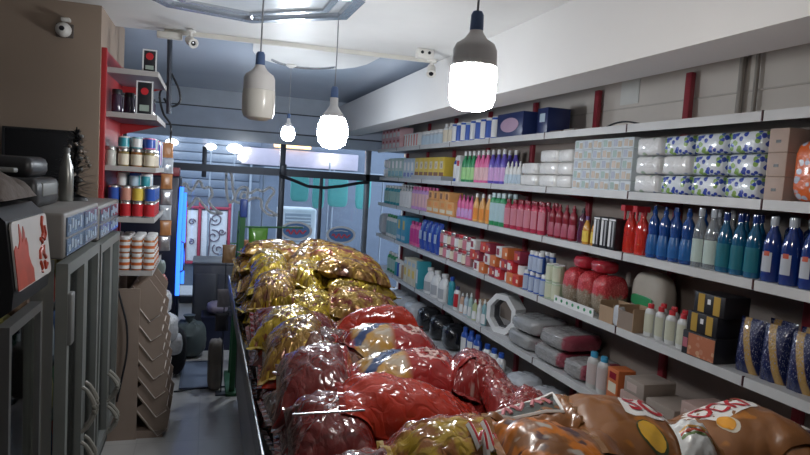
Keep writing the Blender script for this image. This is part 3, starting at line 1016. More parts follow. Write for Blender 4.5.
for i in range(4):
    for j in range(5):
        x, y = -.60 + .075 * i, 4.56 + .09 * j
        for k in range(2):
            c = (i + k) % 3
            lput(can(.105, .035, SILV, SILV, (REDC if k == 0 else (YEL, BLU, mat('salmon_print', (.65, .30, .22), .45))[c]), 3), x, y, zz['D'] + k * .106, 'food_can', ('silver food can with a red label on the fourth red board' if k == 0 else 'silver food can stacked upon red-labelled cans on the fourth red board'), 'can', ('bottom cans of the fourth red board' if k == 0 else 'upper cans of the fourth red board'))
for i in range(3):
    for j in range(3):
        lput(jar(.085, .03, (WHT, PALEB, TEAL)[(i + j) % 3], BLU if i % 2 else WHT, None, 4), -.56 + .075 * i, 4.62 + .11 * j, zz['D'] + .2125, 'cream_jar', 'small white and blue jar on the very top of the food cans', 'jar', 'small jars on the food cans')
for i in range(4):
    for j in range(5):
        for k in range(2):
            if k and j > 3:
                continue
            s = jar(.115, .036, mat('orange_paste', (.50, .18, .06), .25), WHT, WHT, 5)
            s.append(('label_band', cached('obnd', lambda: B().lathe([(.0385, .035), (.0385, .055)], 10, a0=-PI / 2 - 1.2, a1=-PI / 2 + 1.2).mesh()), mat('orange_ink', (.65, .16, .04), .5)))
            lput(s, -.60 + .077 * i, 4.56 + .095 * j, zz['E'] + k * .1155, 'sauce_jar', ('jar of orange paste with a striped white label on the lowest red board' if k == 0 else 'jar of orange paste stacked second on the lowest red board'), 'jar', ('bottom sauce jars' if k == 0 else 'upper sauce jars'))
# small clip strips of packets hanging at the end of the red shelf
for i in range(7):
    z = 1.95 - i * .125
    tag(ob('hanging_packet', pouch(.09, .12, .035, seed=i % 3), (mat('silver_film', (.45, .45, .48), .2, metal=.5), CLRC, mat('orange_film', (.55, .25, .10), .3))[i % 3] if i else mat('orange_film', (.55, .25, .10), .3), None, (-.318 + .004 * (i % 2), 5.34, z), (0, 0, .3)), 'small shiny packet hanging in a strip at the end of the red shelf', 'packet', 'hanging strip of packets')
tag(ob('hanging_strip', B().box(-.322, -.316, 5.358, 5.364, 1.2, 2.1).mesh(smooth=False), m_blk), 'black strip carrying small packets at the end of the red shelf', 'strip')

# ------------------------------------------------------------------ slanted bin rack
m_board = mat('beige_laminate', (.34, .26, .21), .6, var=.06)
m_edge = mat('white_edge_band', (.62, .55, .50), .5)
t = thing('slanted_bin_rack', 'beige rack of slanted bins with pale edges standing below the red shelf', 'rack', (-.60, 4.47, 0))
ob('side_panel', B().box(0, .19, 0, .014, 0, 1.05).mesh(smooth=False), m_board, t)
ob('side_panel', B().box(0, .13, .85, .864, 0, 1.05).mesh(smooth=False), m_board, t)
ob('back_panel', B().box(0, .012, .014, .85, 0, 1.05).mesh(smooth=False), m_board, t)
for k in range(7):
    zt = 1.02 - k * .135
    xo = .11 + .012 * k
    a = Vector((xo, 0, zt))
    d = Vector((.145, 0, -.20))
    nrm = Vector((.20, 0, .145)).normalized()
    for j in range(3):
        y0 = .016 + j * .282
        y1 = y0 + .262
        bn = ob('bin', B().prism([(0, 0), (1, 0), (1, 1), (0, 1)], a + Vector((0, y0, 0)), d, Vector((0, y1 - y0, 0)), nrm * -.012).mesh(smooth=False), m_board, t)
        lip = B()
        e = a + d
        lip.prism([(0, 0), (1, 0), (1, 1), (0, 1)], e + Vector((0, y0, 0)), nrm * .075, Vector((0, y1 - y0, 0)), d.normalized() * -.01)
        ob('lip', lip.mesh(smooth=False), m_board, bn)
        ob('divider', B().prism([(0, 0), (1, 0), (1, .45), (.62, 1), (0, 1)], a + Vector((0, y0 + .0016 * k, 0)), d, nrm * .165, Vector((0, .008, 0))).mesh(smooth=False), m_board, bn)
        eb = B().tube([a + Vector((0, y0 - .002, 0)) + nrm * .0, e + Vector((0, y0 - .002, 0)), e + nrm * .075 + Vector((0, y0 - .002, 0)), e + nrm * .075 + Vector((0, y1, 0))], .0045, 5)
        ob('edge_band', eb.mesh(smooth=False), m_edge, bn)
ob('base_board', B().box(0, .36, .014, .85, 0, .05).mesh(smooth=False), m_board, t)
cb = smooth_path([(-.545, 4.455, 1.04), (-.52, 4.45, .95), (-.485, 4.448, .80), (-.48, 4.448, .62), (-.505, 4.45, .45), (-.535, 4.452, .28)], 5)
tag(ob('power_cord', B().tube(cb, .007, 6).mesh(), m_hose), 'black power cord hanging down the side of the beige bin rack', 'cord')
# crumpled clear bags hanging at the end of the rack
m_film = mat('milky_film', (.62, .64, .68), .15, coat=.8, bump=(25, .6))
for i, (x, y, z, s, c) in enumerate(((-.30, 5.42, .42, .22, 0), (-.34, 5.44, .66, .18, 0), (-.36, 5.42, .84, .14, 1), (-.24, 5.46, .30, .17, 0), (-.37, 5.44, .98, .12, 2))):
    tag(ob('film_bag', superbox(s, s * .7, s * 1.1, 3, crink=.10, seed=70 + i), (m_film, mat('red_striped_film', (.40, .14, .12), .25), mat('green_grey_film', (.25, .30, .28), .3))[c], None, (x, y, z)), ['crumpled milky plastic bag', 'red striped plastic packet', 'dull green plastic packet'][c] + ' hanging behind the beige bin rack', 'bag', 'bags hanging behind the bin rack')
t = thing('hanging_hook_stand', 'dark metal stand holding plastic bags behind the beige rack', 'stand', (-.42, 5.44, 0))
ob('pole', B().tube([(-.06, .1, 0), (-.06, .1, 1.25)], .012).mesh(), m_alud, t)
ob('base', bevbox(.3, .25, .03, .006), m_alud, t, (0, .08, 0))
for z in (.62, .86, 1.02, 1.14):
    ob('hook', B().tube([(-.06, .1, z), (.08, 0, z + .02)], .005, 6).mesh(), m_alud, t)
# neon drinks cooler
m_neon = mat('blue_neon', (.03, .16, 1.), .4, var=0, emit=2.6)
m_nvy = mat('navy_cooler', (.012, .014, .03), .35)
t = thing('neon_cooler', 'dark navy drinks cooler with a glowing blue light edge', 'cooler', (-.26, 6.60, 0))
ob('cabinet', bevbox(.56, .62, 1.72, .02), m_nvy, t, (-.29, .32, .06))
ob('base', bevbox(.52, .58, .06, .005), m_blk, t, (-.29, .32, 0))
ob('red_top', bevbox(.40, .3, .09, .01), mat('dark_red_sign', (.20, .03, .04), .4), t, (-.22, .2, 1.78))
ob('neon_strip', B().tube([(.012, .0, 1.68), (.0, .0, 1.2), (.0, 0, .58)], .02, 8).mesh(), m_neon, t)
ob('neon_strip', B().tube([(.028, .56, 1.60), (.028, .56, .6)], .016, 8).mesh(), m_neon, t)
ob('glass_door', bevbox(.02, .5, 1.3, .006), mat('dark_cooler_glass', (.02, .03, .05), .08), t, (.002, .29, .3))
ob('door_handle', B().tube([(.015, .12, .8), (.05, .12, .82), (.05, .12, 1.1), (.015, .12, 1.12)], .01).mesh(), m_gry, t)

# clutter by the shop front
m_dg = mat('dark_grey_cabinet', (.075, .08, .09), .5)
t = thing('dark_cabinet', 'dark grey low cabinet standing by the shop front', 'cabinet', (.13, 7.25, 0))
ob('body', bevbox(.50, .5, .84, .012), m_dg, t)
ob('top', bevbox(.52, .52, .025, .005), mat('cabinet_top', (.12, .13, .14), .4), t, (0, 0, .84))
ob('door', bevbox(.22, .012, .62, .005), m_dg, t, (-.12, -.256, .12))
ob('door', bevbox(.22, .012, .62, .005), m_dg, t, (.12, -.256, .12))
t = thing('rubbish_sack', 'grey-green stuffed sack lying in front of the dark cabinet', 'sack', (-.13, 6.42, 0))
ob('sack', superbox(.34, .30, .36, 2.6, crink=.11, seed=81), mat('grey_green_sack', (.10, .13, .13), .6), t)
ob('knot', B().lathe([(.02, 0), (.035, .05), (.06, .09), (0, .10)], 10).mesh(), mat('grey_green_sack', (.1, .1, .1)), t, (0, 0, .33))
tag(ob('mauve_bag', superbox(.22, .22, .13, 2.6, crink=.07, seed=82), mat('mauve_film', (.34, .30, .38), .3), None, (.14, 6.75, .02 + .34)), 'mauve plastic bag resting on a navy crate by the shop front', 'bag')
t = thing('navy_crate', 'navy plastic crate by the shop front under a mauve bag', 'crate', (.14, 6.75, 0))
ob('body', B().box(-.15, .15, -.15, .15, 0, .02).box(-.15, -.135, -.15, .15, .02, .36).box(.135, .15, -.15, .15, .02, .36).box(-.135, .135, -.15, -.135, .02, .36).box(-.135, .135, .135, .15, .02, .36).mesh(smooth=False), mat('navy_crate_plastic', (.02, .025, .06), .45), t)
ob('inner_board', B().box(-.134, .134, -.134, .134, .345, .3595).mesh(smooth=False), m_blk, t)
ob('rim', B().ring([(-.16, -.16), (.16, -.16), (.16, .16), (-.16, .16)], [(-.1345, -.1345), (.1345, -.1345), (.1345, .1345), (-.1345, .1345)], (0, 0, .335), (1, 0, 0), (0, 1, 0), (0, 0, .02)).mesh(smooth=False), mat('navy_crate_plastic', (.02, .02, .06)), t)
t = thing('entrance_mat', 'blue-grey rubber mat on the aisle floor', 'mat', (-.02, 5.82, 0))
ob('pad', bevbox(.30, .76, .012, .004), mat('blue_grey_mat', (.22, .27, .36), .7), t)
ob('border', B().ring([(-.155, -.385), (.155, -.385), (.155, .385), (-.155, .385)], [(-.13, -.36), (.13, -.36), (.13, .36), (-.13, .36)], (0, 0, .002), (1, 0, 0), (0, 1, 0), (0, 0, .014)).mesh(smooth=False), mat('dark_mat_border', (.14, .17, .24), .7), t)
tag(ob('floor_cable', B().tube(smooth_path([(-.34, 5.40, .008), (-.18, 5.38, .008), (-.02, 5.40, .022), (.12, 5.44, .008), (.24, 5.46, .008)], 5), .007, 6).mesh(), m_hose), 'black cable lying across the floor in front of the mat', 'cable')
t = thing('black_backpack', 'dark stuffed bag on the floor beside the beige bin rack', 'bag', (-.30, 5.85, 0))
ob('body', superbox(.34, .26, .44, 3, crink=.05, seed=83), mat('black_cloth', (.012, .012, .014), .8), t)
ob('handle', B().tube(smooth_path([(-.06, 0, .42), (-.04, 0, .49), (.04, 0, .49), (.06, 0, .42)], 4), .01, 6).mesh(), m_blk, t)
# green rack with hanging goods
m_gp = mat('green_post_paint', (.03, .13, .05), .45)
t = thing('green_rack', 'tall green metal rack post with hooks at the end of the snack counter', 'rack', (.25, 5.28, 0))
ob('post', B().prism([(-.022, -.022), (.022, -.022), (.022, .022), (-.022, .022)], (0, 0, .02), (1, 0, 0), (0, 1, 0), (.035, 0, 1.56)).mesh(smooth=False), m_gp, t)
ob('post', B().prism([(-.015, -.015), (.015, -.015), (.015, .015), (-.015, .015)], (.0, .5, .02), (1, 0, 0), (0, 1, 0), (.035, 0, 1.5)).mesh(smooth=False), m_gp, t)
ob('foot', bevbox(.10, .62, .03, .006), m_gp, t, (0, .25, 0))
ob('blue_cap', bevbox(.06, .06, .15, .01), mat('blue_cap', (.04, .08, .30), .4), t, (.037, 0, 1.50))
for z in (1.35, 1.1, .8):
    ob('crossbar', B().tube([(.03, 0, z), (.03, .5, z)], .008, 6).mesh(), m_gp, t)
ob('rail', B().tube([(.03, .02, 1.42), (.55, .12, 1.42)], .008, 6).mesh(), m_gp, t)
ob('rail', B().tube([(.02, -.0, 1.28), (-.06, -.0, 1.28)], .006, 6).mesh(), m_gp, t)
tag(ob('green_bag', pouch(.17, .26, .10, seed=2), mat('green_film', (.10, .28, .04), .2, coat=.6), None, (.42, 5.36, 1.155), (0, 0, .2)), 'green shiny bag hanging from the green rack', 'bag')
for i, (x, z) in enumerate(((.185, 1.12), (.15, .55), (.16, .75))):
    tag(ob('brown_packet', pouch(.11, .15, .05, seed=1), (mat('brown_film', (.20, .12, .06), .3), mat('dark_film', (.05, .05, .06), .25), mat('grey_film', (.30, .30, .34), .25))[i], None, (x, 5.27, z), (0, 0, 0)), ['brown packet hanging beside the green post', 'dark packet hanging low beside the green post', 'grey shiny packet hanging beside the green post'][i], 'packet')
t = thing('packet_hanger', 'thin dark wire hanger beside the green post', 'hanger', (.165, 5.29, 0))
ob('wire', B().tube([(0, .012, 0), (0, .012, 1.3)], .005, 6).mesh(), m_alud, t)
ob('base', bevbox(.09, .09, .016, .003), m_alud, t)
tag(ob('paper_sack', superbox(.13, .16, .44, 4, crink=.04, seed=84), mat('grey_beige_sack', (.22, .20, .18), .7), None, (.115, 5.42, 0), (0, 0, 0)), 'grey-beige upright sack leaning at the green post', 'sack')
# packs behind the gold bags, on the end of the counter
for i in range(6):
    tag(ob('stacked_tin', cached('endtin', lambda: B().lathe([(0, 0), (.036, 0), (.038, .005), (.038, .11), (.035, .115), (0, .115)], 14).mesh()), (BRN, BLU, mat('salmon_print', (.6, .3, .2)))[i % 3], None, (.36 + .085 * (i % 3), 5.98, 1.003 + .1155 * (i // 3))), 'small tin on the far end shelf of the green rack', 'tin', 'tins behind the gold bags')
t = thing('end_table', 'narrow dark stand carrying tins behind the snack counter', 'stand', (.45, 5.98, 0))
ob('top', bevbox(.34, .12, .02, .004), m_alud, t, (0, 0, .982))
for x in (-.15, .15):
    ob('leg', B().tube([(x, 0, 0), (x, 0, .985)], .012).mesh(), m_alud, t)

# ------------------------------------------------------------------ right shelving
m_rail = mat('pale_shelf_rail', (.62, .62, .62), .4)
m_sh = mat('grey_white_shelf', (.52, .52, .53), .45)
m_bk = mat('dark_back_panel', (.16, .15, .17), .6)
m_bkb = mat('shade_tinted_beige_panel', (.27, .22, .19), .6)  # beige darkened so the shade behind the goods is in the colour
m_upr = mat('red_upright', (.30, .03, .045), .45)
SY = [1.25 + .95 * k for k in range(9)]
SZ = dict(A=2.30, B=1.905, C=1.535, D=1.08, E=.60, F=.16)
SX = dict(A=2.35, B=2.40, C=2.40, D=2.40, E=2.40, F=2.36)
labs = ['wall shelving bay holding the orange film packs and navy gold bags', 'wall shelving bay holding the toilet roll packs and teal cleaners', 'wall shelving bay holding the tissue boxes and red-topped bags', 'wall shelving bay holding the white tissue bales and octagonal carton ring', 'wall shelving bay holding the pink and green detergents and red grocery packs', 'wall shelving bay holding the orange cartons and white jugs', 'wall shelving bay holding the yellow cartons and royal blue pouches', 'wall shelving bay holding the pink cartons at the shop front']
for k in range(8):
    y0, y1 = SY[k], SY[k + 1]
    t = thing('shelving_bay', labs[k], 'shelving', (0, y0, 0), group='shelving bays along the right wall')
    L = y1 - y0
    ob('back_panel', B().box(2.815, 2.825, .03, L - .0, .1, 2.30).mesh(smooth=False), m_bkb, t)
    ob('upright', bevbox(.035, .05, 2.66, .004), m_upr, t, (2.80, .026, 0))
    if k == 7:
        ob('upright', bevbox(.035, .05, 2.66, .004), m_upr, t, (2.80, L - .026, 0))
    ob('kick_plate', B().box(2.40, 2.42, .02, L - .02, 0, .11).mesh(smooth=False), m_dark, t)
    for s, z in SZ.items():
        sh = ob('shelf', B().box(SX[s] + .004, 2.812, .004, L - .004, z - .02, z - .0005).mesh(smooth=False), m_sh, t)
        ob('price_rail', B().box(SX[s], SX[s] + .006, .006, L - .006, z - .043, z + .004).mesh(smooth=False), m_rail, sh)
        ob('rail_clip', B().box(SX[s] - .001, SX[s] + .012, .0, .006, z - .04, z + .006).mesh(smooth=False), mat('dark_clip', (.09, .03, .035), .5), sh)
        if s in 'BCDE':
            ob('bracket', B().prism([(2.79, z - .02), (2.46, z - .02), (2.79, z - .10)], (0, .012, 0), (1, 0, 0), (0, 0, 1), (0, .004, 0)).mesh(smooth=False), m_upr, sh)

# joints in the wall panels, pale patch, conduits over the top shelf
m_jt = mat('panel_joint', (.50, .46, .42), .7)
tag(ob('trim_1', B().box(2.828, 2.84, 1.0, 8.9, 2.50, 2.508).mesh(smooth=False), m_jt), kind='structure')
tag(ob('wall_notice', B().box(2.834, 2.84, 3.70, 3.90, 2.53, 2.72).mesh(smooth=False), mat('pale_paper', (.66, .66, .63), .7)), 'pale blank paper sheet stuck on the wall above the top shelf', 'paper')
for y, r in ((2.70, .012), (2.80, .018)):
    tag(ob('wall_conduit', B().tube([(2.815, y, 2.31), (2.815, y, 2.87)], r).mesh(), mat('grey_beige_conduit', (.34, .31, .28), .6)), ['thin conduit pipe', 'thicker conduit pipe'][r > .015] + ' running up the wall above the top shelf', 'pipe')
t = thing('wall_socket', 'dark small socket box on the wall above the top shelf', 'socket', (2.835, 2.30, 2.46))
ob('box', bevbox(.03, .07, .09, .006), m_blk, t)
ob('plate', bevbox(.006, .05, .06, .002), m_alud, t, (-.017, 0, .015))
tag(ob('loose_cable', B().tube(smooth_path([(2.5, 3.62, 2.308), (2.52, 3.52, 2.345), (2.54, 3.42, 2.355), (2.55, 3.30, 2.335), (2.56, 3.18, 2.308)], 5), .006, 6).mesh(), m_hose), 'loose thin cable arching on the top shelf', 'cable')
for i, (y, w) in enumerate(((4.02, .16), (3.84, .14))):
    tag(ob('flat_board', bevbox(.22, w, .02, .003), (mat('dark_board', (.08, .06, .06), .5), mat('grey_board', (.30, .28, .26), .6))[i], None, (2.50, y, 2.3005)), ['dark flat board lying on the top shelf', 'grey flat board lying on the top shelf'][i], 'board')

RZ = -PI / 2


def carton(w, d, h, mb, prints=(), bv=.003):
    s = [('body', bevbox(w, d, h, bv), mb)]
    for (x0, x1, z0, z1, mm) in prints:
        s.append(('printed_panel', cached(('pp', round(w, 4), round(d, 4), round(h, 4), x0, x1, z0, z1), lambda: B().box(x0 * w / 2, x1 * w / 2, -d / 2 - .0012, -d / 2 + .0005, z0 * h, z1 * h).mesh(smooth=False)), mm))
    return s


def bottle(kind, h, r, mb, mc, ml=None, sy=.7):
    P = dict(
        dish=([(0, 0), (.86, 0), (1, .03), (1, .28), (.80, .46), (.90, .58), (.80, .72), (.36, .82), (.32, .86)], [(0, .85), (.40, .85), (.40, .92), (.26, .93), (.22, 1), (0, 1)], (.08, .52)),
        shampoo=([(0, 0), (.93, 0), (1, .025), (1, .70), (.92, .79), (.55, .85), (.5, .87)], [(0, .86), (.58, .86), (.58, .975), (.52, 1), (0, 1)], (.15, .80)),
        tall=([(0, 0), (.92, 0), (1, .03), (.97, .55), (.75, .70), (.42, .80), (.36, .87)], [(0, .86), (.44, .86), (.44, .97), (.4, 1), (0, 1)], (.10, .55)),
        pump=([(0, 0), (.93, 0), (1, .03), (1, .62), (.85, .70), (.4, .74), (.36, .78)], [(0, .77), (.45, .77), (.45, .83), (.16, .84), (.16, .93), (.5, .94), (.5, .99), (0, 1)], (.12, .80)),
        spray=([(0, 0), (.95, 0), (1, .02), (1, .76), (.9, .80), (.7, .82)], [(0, .81), (.74, .81), (.74, .96), (.66, 1), (0, 1)], (.08, .9)),
    )[kind]
    pb = [(a * r, b * h) for a, b in P[0]]
    pc = [(a * r, b * h) for a, b in P[1]]
    return lathe_spec(pb, pc, mb, mc, ml, P[2], 16, 1., sy, key=(kind, h, r, sy), cap='cap')


def row(spec, name, label, cat, group, sh, ys, dx=.10, z=0., jit=.09, rz=RZ):
    for y in ys:
        put(spec, (SX[sh] + dx, y, SZ[sh] + z + .0004), rz + R.uniform(-jit, jit), name, label, cat, group)


def span(a, b, n):
    return [a + (b - a) * i / max(1, n - 1) for i in range(n)]


def jug(h, w, d, mb, mc, ml):
    """jerrycan-like jug with a handle loop"""
    def body():
        b = B()
        b.lathe([(0, 0), (w * .48, 0), (w * .5, h * .03), (w * .5, h * .5), (w * .44, h * .62), (w * .22, h * .80), (w * .16, h * .86), (0, h * .86)], 18, 1, d / w)
        return b.mesh()
    def hd():
        return B().tube(smooth_path([(w * .16, 0, h * .82), (w * .34, 0, h * .80), (w * .46, 0, h * .66), (w * .46, 0, h * .50)], 4), w * .07, 8).mesh()
    return [('body', cached(('jug', h, w, d), body), mb), ('handle', cached(('jugh', h, w), hd), mb),
            ('cap', cached(('jugc', h, w), lambda: B().lathe([(0, h * .855), (w * .19, h * .855), (w * .19, h * .98), (0, h)], 14).mesh()), mc),
            ('label', cached(('jugl', h, w, d), lambda: B().lathe([(w * .5 + .002, h * .1), (w * .5 + .002, h * .46)], 10, 1, d / w, a0=-PI / 2 - 1, a1=-PI / 2 + 1).mesh()), ml)]


# ---- top shelf
s = carton(.17, .18, .14, PNKP, ((-.7, .7, .15, .55, WHT), (-.4, .4, .65, .85, REDC)))
for k in range(2):
    row(s, 'pink_carton', 'pale pink carton in the double stack at the far end of the top shelf' if k == 0 else 'pale pink carton on the upper layer at the far end of the top shelf', 'carton', 'pink cartons layer %s' % 'ab'[k], 'A', span(8.75, 8.02, 5), .14, k * .1405, .02)
row(carton(.085, .12, .17, WHT, ((-.8, .0, .1, .9, mat('coral_print', (.75, .25, .22), .5)),)), 'coral_pack', 'white pack with a coral stripe on the top shelf', 'pack', 'coral packs', 'A', span(7.70, 7.18, 6), .10)
row(jar(.17, .055, mat('frosted_tub', (.55, .60, .66), .35), WHT, PALEB, 1), 'frosted_tub', 'frosted grey tub with white lid on the top shelf', 'tub', 'frosted tubs', 'A', span(7.02, 6.50, 5), .10)
row(bottle('shampoo', .22, .05, WHT, WHT, CREAM), 'white_canister', 'white canister beside the blue cleaning tins on the top shelf', 'canister', 'white canisters', 'A', (6.36, 6.22), .10)
for y, kk in zip(span(6.05, 5.10, 9), (0, 1, 0, 2, 0, 1, 0, 1, 0)):
    row(can(.20 - .01 * (kk == 2), .048, (BLU, WHT, PALEB)[kk], WHT, (WHT, BLU, BLU)[kk], 9), 'cleaning_tin', ['blue cleaning tin with a white label', 'white cleaning tin with a blue label', 'pale blue cleaning tin with a darker label'][kk] + ' on the top shelf', 'tin', ['blue cleaning tins', 'white cleaning tins', None][kk], 'A', (y,), .09, 0, .2)
o = [(.16 * math.cos(2 * PI * i / 24), .06 * math.sin(2 * PI * i / 24)) for i in range(24)]
s = carton(.46, .22, .20, NAVY)
s.append(('oval_print', B().prism(o, (0, -.111, .10), (1, 0, 0), (0, 0, 1), (0, -.0015, 0)).mesh(smooth=False), mat('mauve_oval', (.45, .30, .42), .5)))
row(s, 'navy_box', 'long navy box with a mauve oval on the top shelf', 'box', None, 'A', (4.72,), .13, 0, .01)
row(carton(.16, .20, .22, NAVY, ((-.5, .5, .5, .8, PALEB),)), 'navy_box', 'short navy box standing beside the long oval-print box on the top shelf', 'box', None, 'A', (4.36,), .22, 0, .05)

# ---- second shelf
row(superbox and [('pack', superbox(.2, .2, .13, 5, crink=.02, seed=5), WHT)], 'white_pack', 'white soft pack at the far end of the second shelf', 'pack', 'white packs at the far end', 'B', (8.72,), .14)
row([('pack', superbox(.2, .2, .13, 5, crink=.02, seed=5), WHT)], 'white_pack', 'white soft pack lying upon another at the far end of the second shelf', 'pack', None, 'B', (8.72,), .14, .131)
row(carton(.17, .16, .27, PALEG, ((-.8, .8, .1, .35, TEAL), (-.6, .3, .5, .85, WHT))), 'green_carton', 'pale green carton with a teal band on the second shelf', 'carton', 'pale green cartons', 'B', span(8.48, 7.95, 4), .12, 0, .02)
row(carton(.14, .16, .26, PALEB, ((-.7, .7, .1, .3, BLU), (-.5, .5, .4, .8, WHT))), 'blue_carton', 'pale blue carton with a blue foot band on the second shelf', 'carton', 'pale blue cartons', 'B', span(7.76, 7.46, 3), .12, 0, .02)
row(carton(.165, .16, .235, YEL, ((-.8, .8, .08, .28, BRN), (-.5, .5, .45, .8, CREAM), (-.15, .15, .5, .7, BRN))), 'yellow_carton', 'yellow carton with brown and cream print on the second shelf', 'carton', 'yellow cartons', 'B', span(7.28, 6.43, 6), .12, .026, .01)
tag(ob('display_tray', B().box(0, .24, -.53, .53, 0, .006).box(0, .006, -.53, .53, .006, .05).box(0, .24, -.53, -.524, .006, .05).box(0, .24, .524, .53, .006, .05).box(.03, .21, -.52, .52, .006, .025).mesh(smooth=False), mat('grey_card_tray', (.50, .52, .55), .6), None, (2.408, 6.855, 1.9055)), 'grey card tray holding the yellow cartons', 'tray')
row(bottle('shampoo', .26, .045, BLU, WHT, WHT), 'blue_bottle', 'blue bottle with white label beside the yellow cartons', 'bottle', None, 'B', (6.10,), .09)
row(carton(.08, .14, .27, WHT, ((-.7, .7, .6, .8, REDC),)), 'white_carton', 'narrow white carton between blue and green bottles on the second shelf', 'carton', None, 'B', (5.955,), .11)
for a, m, n, nm, ys in ((GRN, mat('lime_label', (.35, .65, .25), .4), 3, 'green', span(5.85, 5.64, 3)), (PINK, PNKP, 3, 'pink', span(5.53, 5.32, 3)), (PURP, LAV, 3, 'purple', span(5.21, 4.98, 3))):
    for dx in (.08, .19):
        row(bottle('tall', .31, .05, a, WHT, m), nm + '_detergent', '%s detergent bottle with white cap in the %s row of the second shelf' % (nm, 'front' if dx < .1 else 'back'), 'bottle', '%s detergents %s' % (nm, 'front' if dx < .1 else 'back'), 'B', ys, dx)
row(bottle('dish', .20, .035, WHT, WHT, PALEB), 'white_spray', 'small white bottle beside the white tissue bales', 'bottle', 'small white bottles', 'B', span(4.88, 4.66, 4), .07)
m_tis = None


def tissue_mat(nm, base, c1, c2, sc, thr=.36):
    g = G(nm, rough=.25, coat=.5, coord='Object', bump=(30, .35))
    v = g.voro(sc)
    colr = g.voro(sc, 'Color')
    sp = g.nt.nodes.new('ShaderNodeSeparateColor')
    g.nt.links.new(colr, sp.inputs[0])
    c = g.mix(g.step(sp.outputs[0], .5), c1, c2)
    f = g.mul(g.inv(g.step(v, thr, .05)), g.step(sp.outputs[1], .35 if thr < .7 else .22, .02))
    return g.done(g.mix(f, base, c))


BALE = tissue_mat('white_bale_film', (.80, .79, .77), (.55, .28, .16), (.60, .62, .66), 16, .25)
ROLLP = tissue_mat('blue_green_roll_film', (.72, .78, .84), (.03, .07, .42), (.25, .42, .10), 40, .56)
ROLLQ = tissue_mat('white_roll_film', (.80, .80, .80), (.10, .18, .45), (.35, .45, .35), 15, .36)
ly = ('bottom', 'middle', 'topmost')
for k in range(3):
    for j, y in enumerate((4.45, 4.16, 3.93)):
        if k == 2 and j == 0:
            continue
        row([('pack', superbox(.27 if j < 2 else .2, .26, .093, 8, bumps=3, bamp=.06, seed=j), BALE)], 'tissue_bale', 'white wrapped tissue bale, %s layer of the stack on the second shelf' % ly[k], 'tissue pack', 'white tissue bales %s' % ly[k], 'B', (y,), .16, k * .0935, .03)
FLO = [(.6, .5, .42), (.36, .48, .45), (.42, .46, .56)]
TB = mat('pale_tissue_box', (.62, .68, .72), .4)
for k in range(5):
    for j in range(6):
        c = mat('flower_print_%d' % ((k + j) % 3), FLO[(k + j) % 3], .5)
        s = carton(.103, .22, .066, TB, ((-.75, -.05, .2, .85, c), (.15, .8, .15, .7, mat('beige_flower', (.48, .40, .30), .5))))
        row(s, 'tissue_box', 'pale blue flowered tissue box in row %s of the tissue wall' % ('one', 'two', 'three', 'four', 'five')[k] + (' above the shelf' if k == 0 else ''), 'tissue box', 'tissue boxes course %s' % 'abcde'[k], 'B', (3.74 - j * .1055,), .13, k * .0667, .012)
for k in range(3):
    for j, y in enumerate((3.03, 2.80, 2.57, 2.345)):
        s = [('pack', superbox(.224, .27, .108, 7, bumps=2, bamp=.04, seed=j), ROLLQ if (j == 0 or (j == 1 and k == 1)) else ROLLP)]
        row(s, 'toilet_roll_pack', ('white film-wrapped toilet roll pack with faint print, %s layer on the second shelf' if (j == 0 or (j == 1 and k == 1)) else 'film-wrapped toilet roll pack with blue and green print, %s layer on the second shelf') % ly[k], 'toilet rolls', ('white toilet roll packs %s' if (j == 0 or (j == 1 and k == 1)) else 'toilet roll packs %s') % ly[k], 'B', (y,), .15, k * .1085, .03)
for k in range(3):
    row(carton(.10, .26, .108, mat('flesh_card', (.50, .38, .32), .6), ((-.25, .25, .40, .52, BLK),)), 'beige_carton', 'flesh-coloured carton with a dark slot, %s of three on the second shelf' % ly[k], 'carton', None, 'B', (2.165,), .15, k * .1085, .01)
ORGF = tissue_mat('orange_blue_film', (.80, .16, .04), (.50, .58, .70), (.70, .70, .74), 30, .5)
row([('pack', superbox(.20, .25, .27, 5, crink=.02, seed=9), ORGF)], 'orange_pack', 'orange and blue film pack standing beside the flesh-coloured cartons', 'pack', None, 'B', (1.99,), .14)
row([('pack', superbox(.20, .25, .27, 5, crink=.02, seed=11), ORGF)], 'orange_pack', 'orange and blue film pack nearest the end of the second shelf', 'pack', None, 'B', (1.76,), .14)

# ---- third shelf
for dx in (.08, .20):
    fb = 'front' if dx < .1 else 'back'
    row(bottle('shampoo', .26, .05, TEAL, WHT, PALEG), 'teal_bottle', 'teal bottle with pale label in the %s row of the third shelf' % fb, 'bottle', 'teal bottles ' + fb, 'C', span(8.68, 8.08, 5), dx)
    row(bottle('pump', .29, .048, WHT, WHT, CARD), 'white_pump', 'tall white pump bottle in the %s row of the third shelf' % fb, 'bottle', 'white pump bottles ' + fb, 'C', span(7.93, 7.57, 4), dx)
    row(bottle('shampoo', .28, .046, LAV, PINK, PNKP), 'lavender_bottle', 'lavender pink bottle in the %s row of the third shelf' % fb, 'bottle', 'lavender bottles ' + fb, 'C', span(7.42, 6.92, 5), dx)
row(carton(.20, .20, .15, mat('orange_card', (.80, .42, .16), .5), ((-.8, .8, .15, .4, CREAM), (-.5, .5, .55, .85, ORG))), 'orange_carton', 'orange carton with cream band on the third shelf', 'carton', 'orange cartons', 'C', span(6.70, 6.08, 4), .13, 0, .02)
row(carton(.13, .16, .10, mat('orange_card', (.8, .4, .1), .5), ((-.5, .5, .2, .8, BRN),)), 'orange_pack', 'smaller orange pack sitting on the orange cartons', 'pack', 'small orange packs', 'C', span(6.72, 6.2, 4), .12, .1505, .04)
row(bottle('dish', .24, .042, PINK, mat('magenta_cap', (.55, .05, .25), .35), LAV), 'pink_bottle', 'pink waisted bottle beside the orange cartons', 'bottle', 'pink waisted bottles', 'C', span(5.92, 5.62, 4), .08)
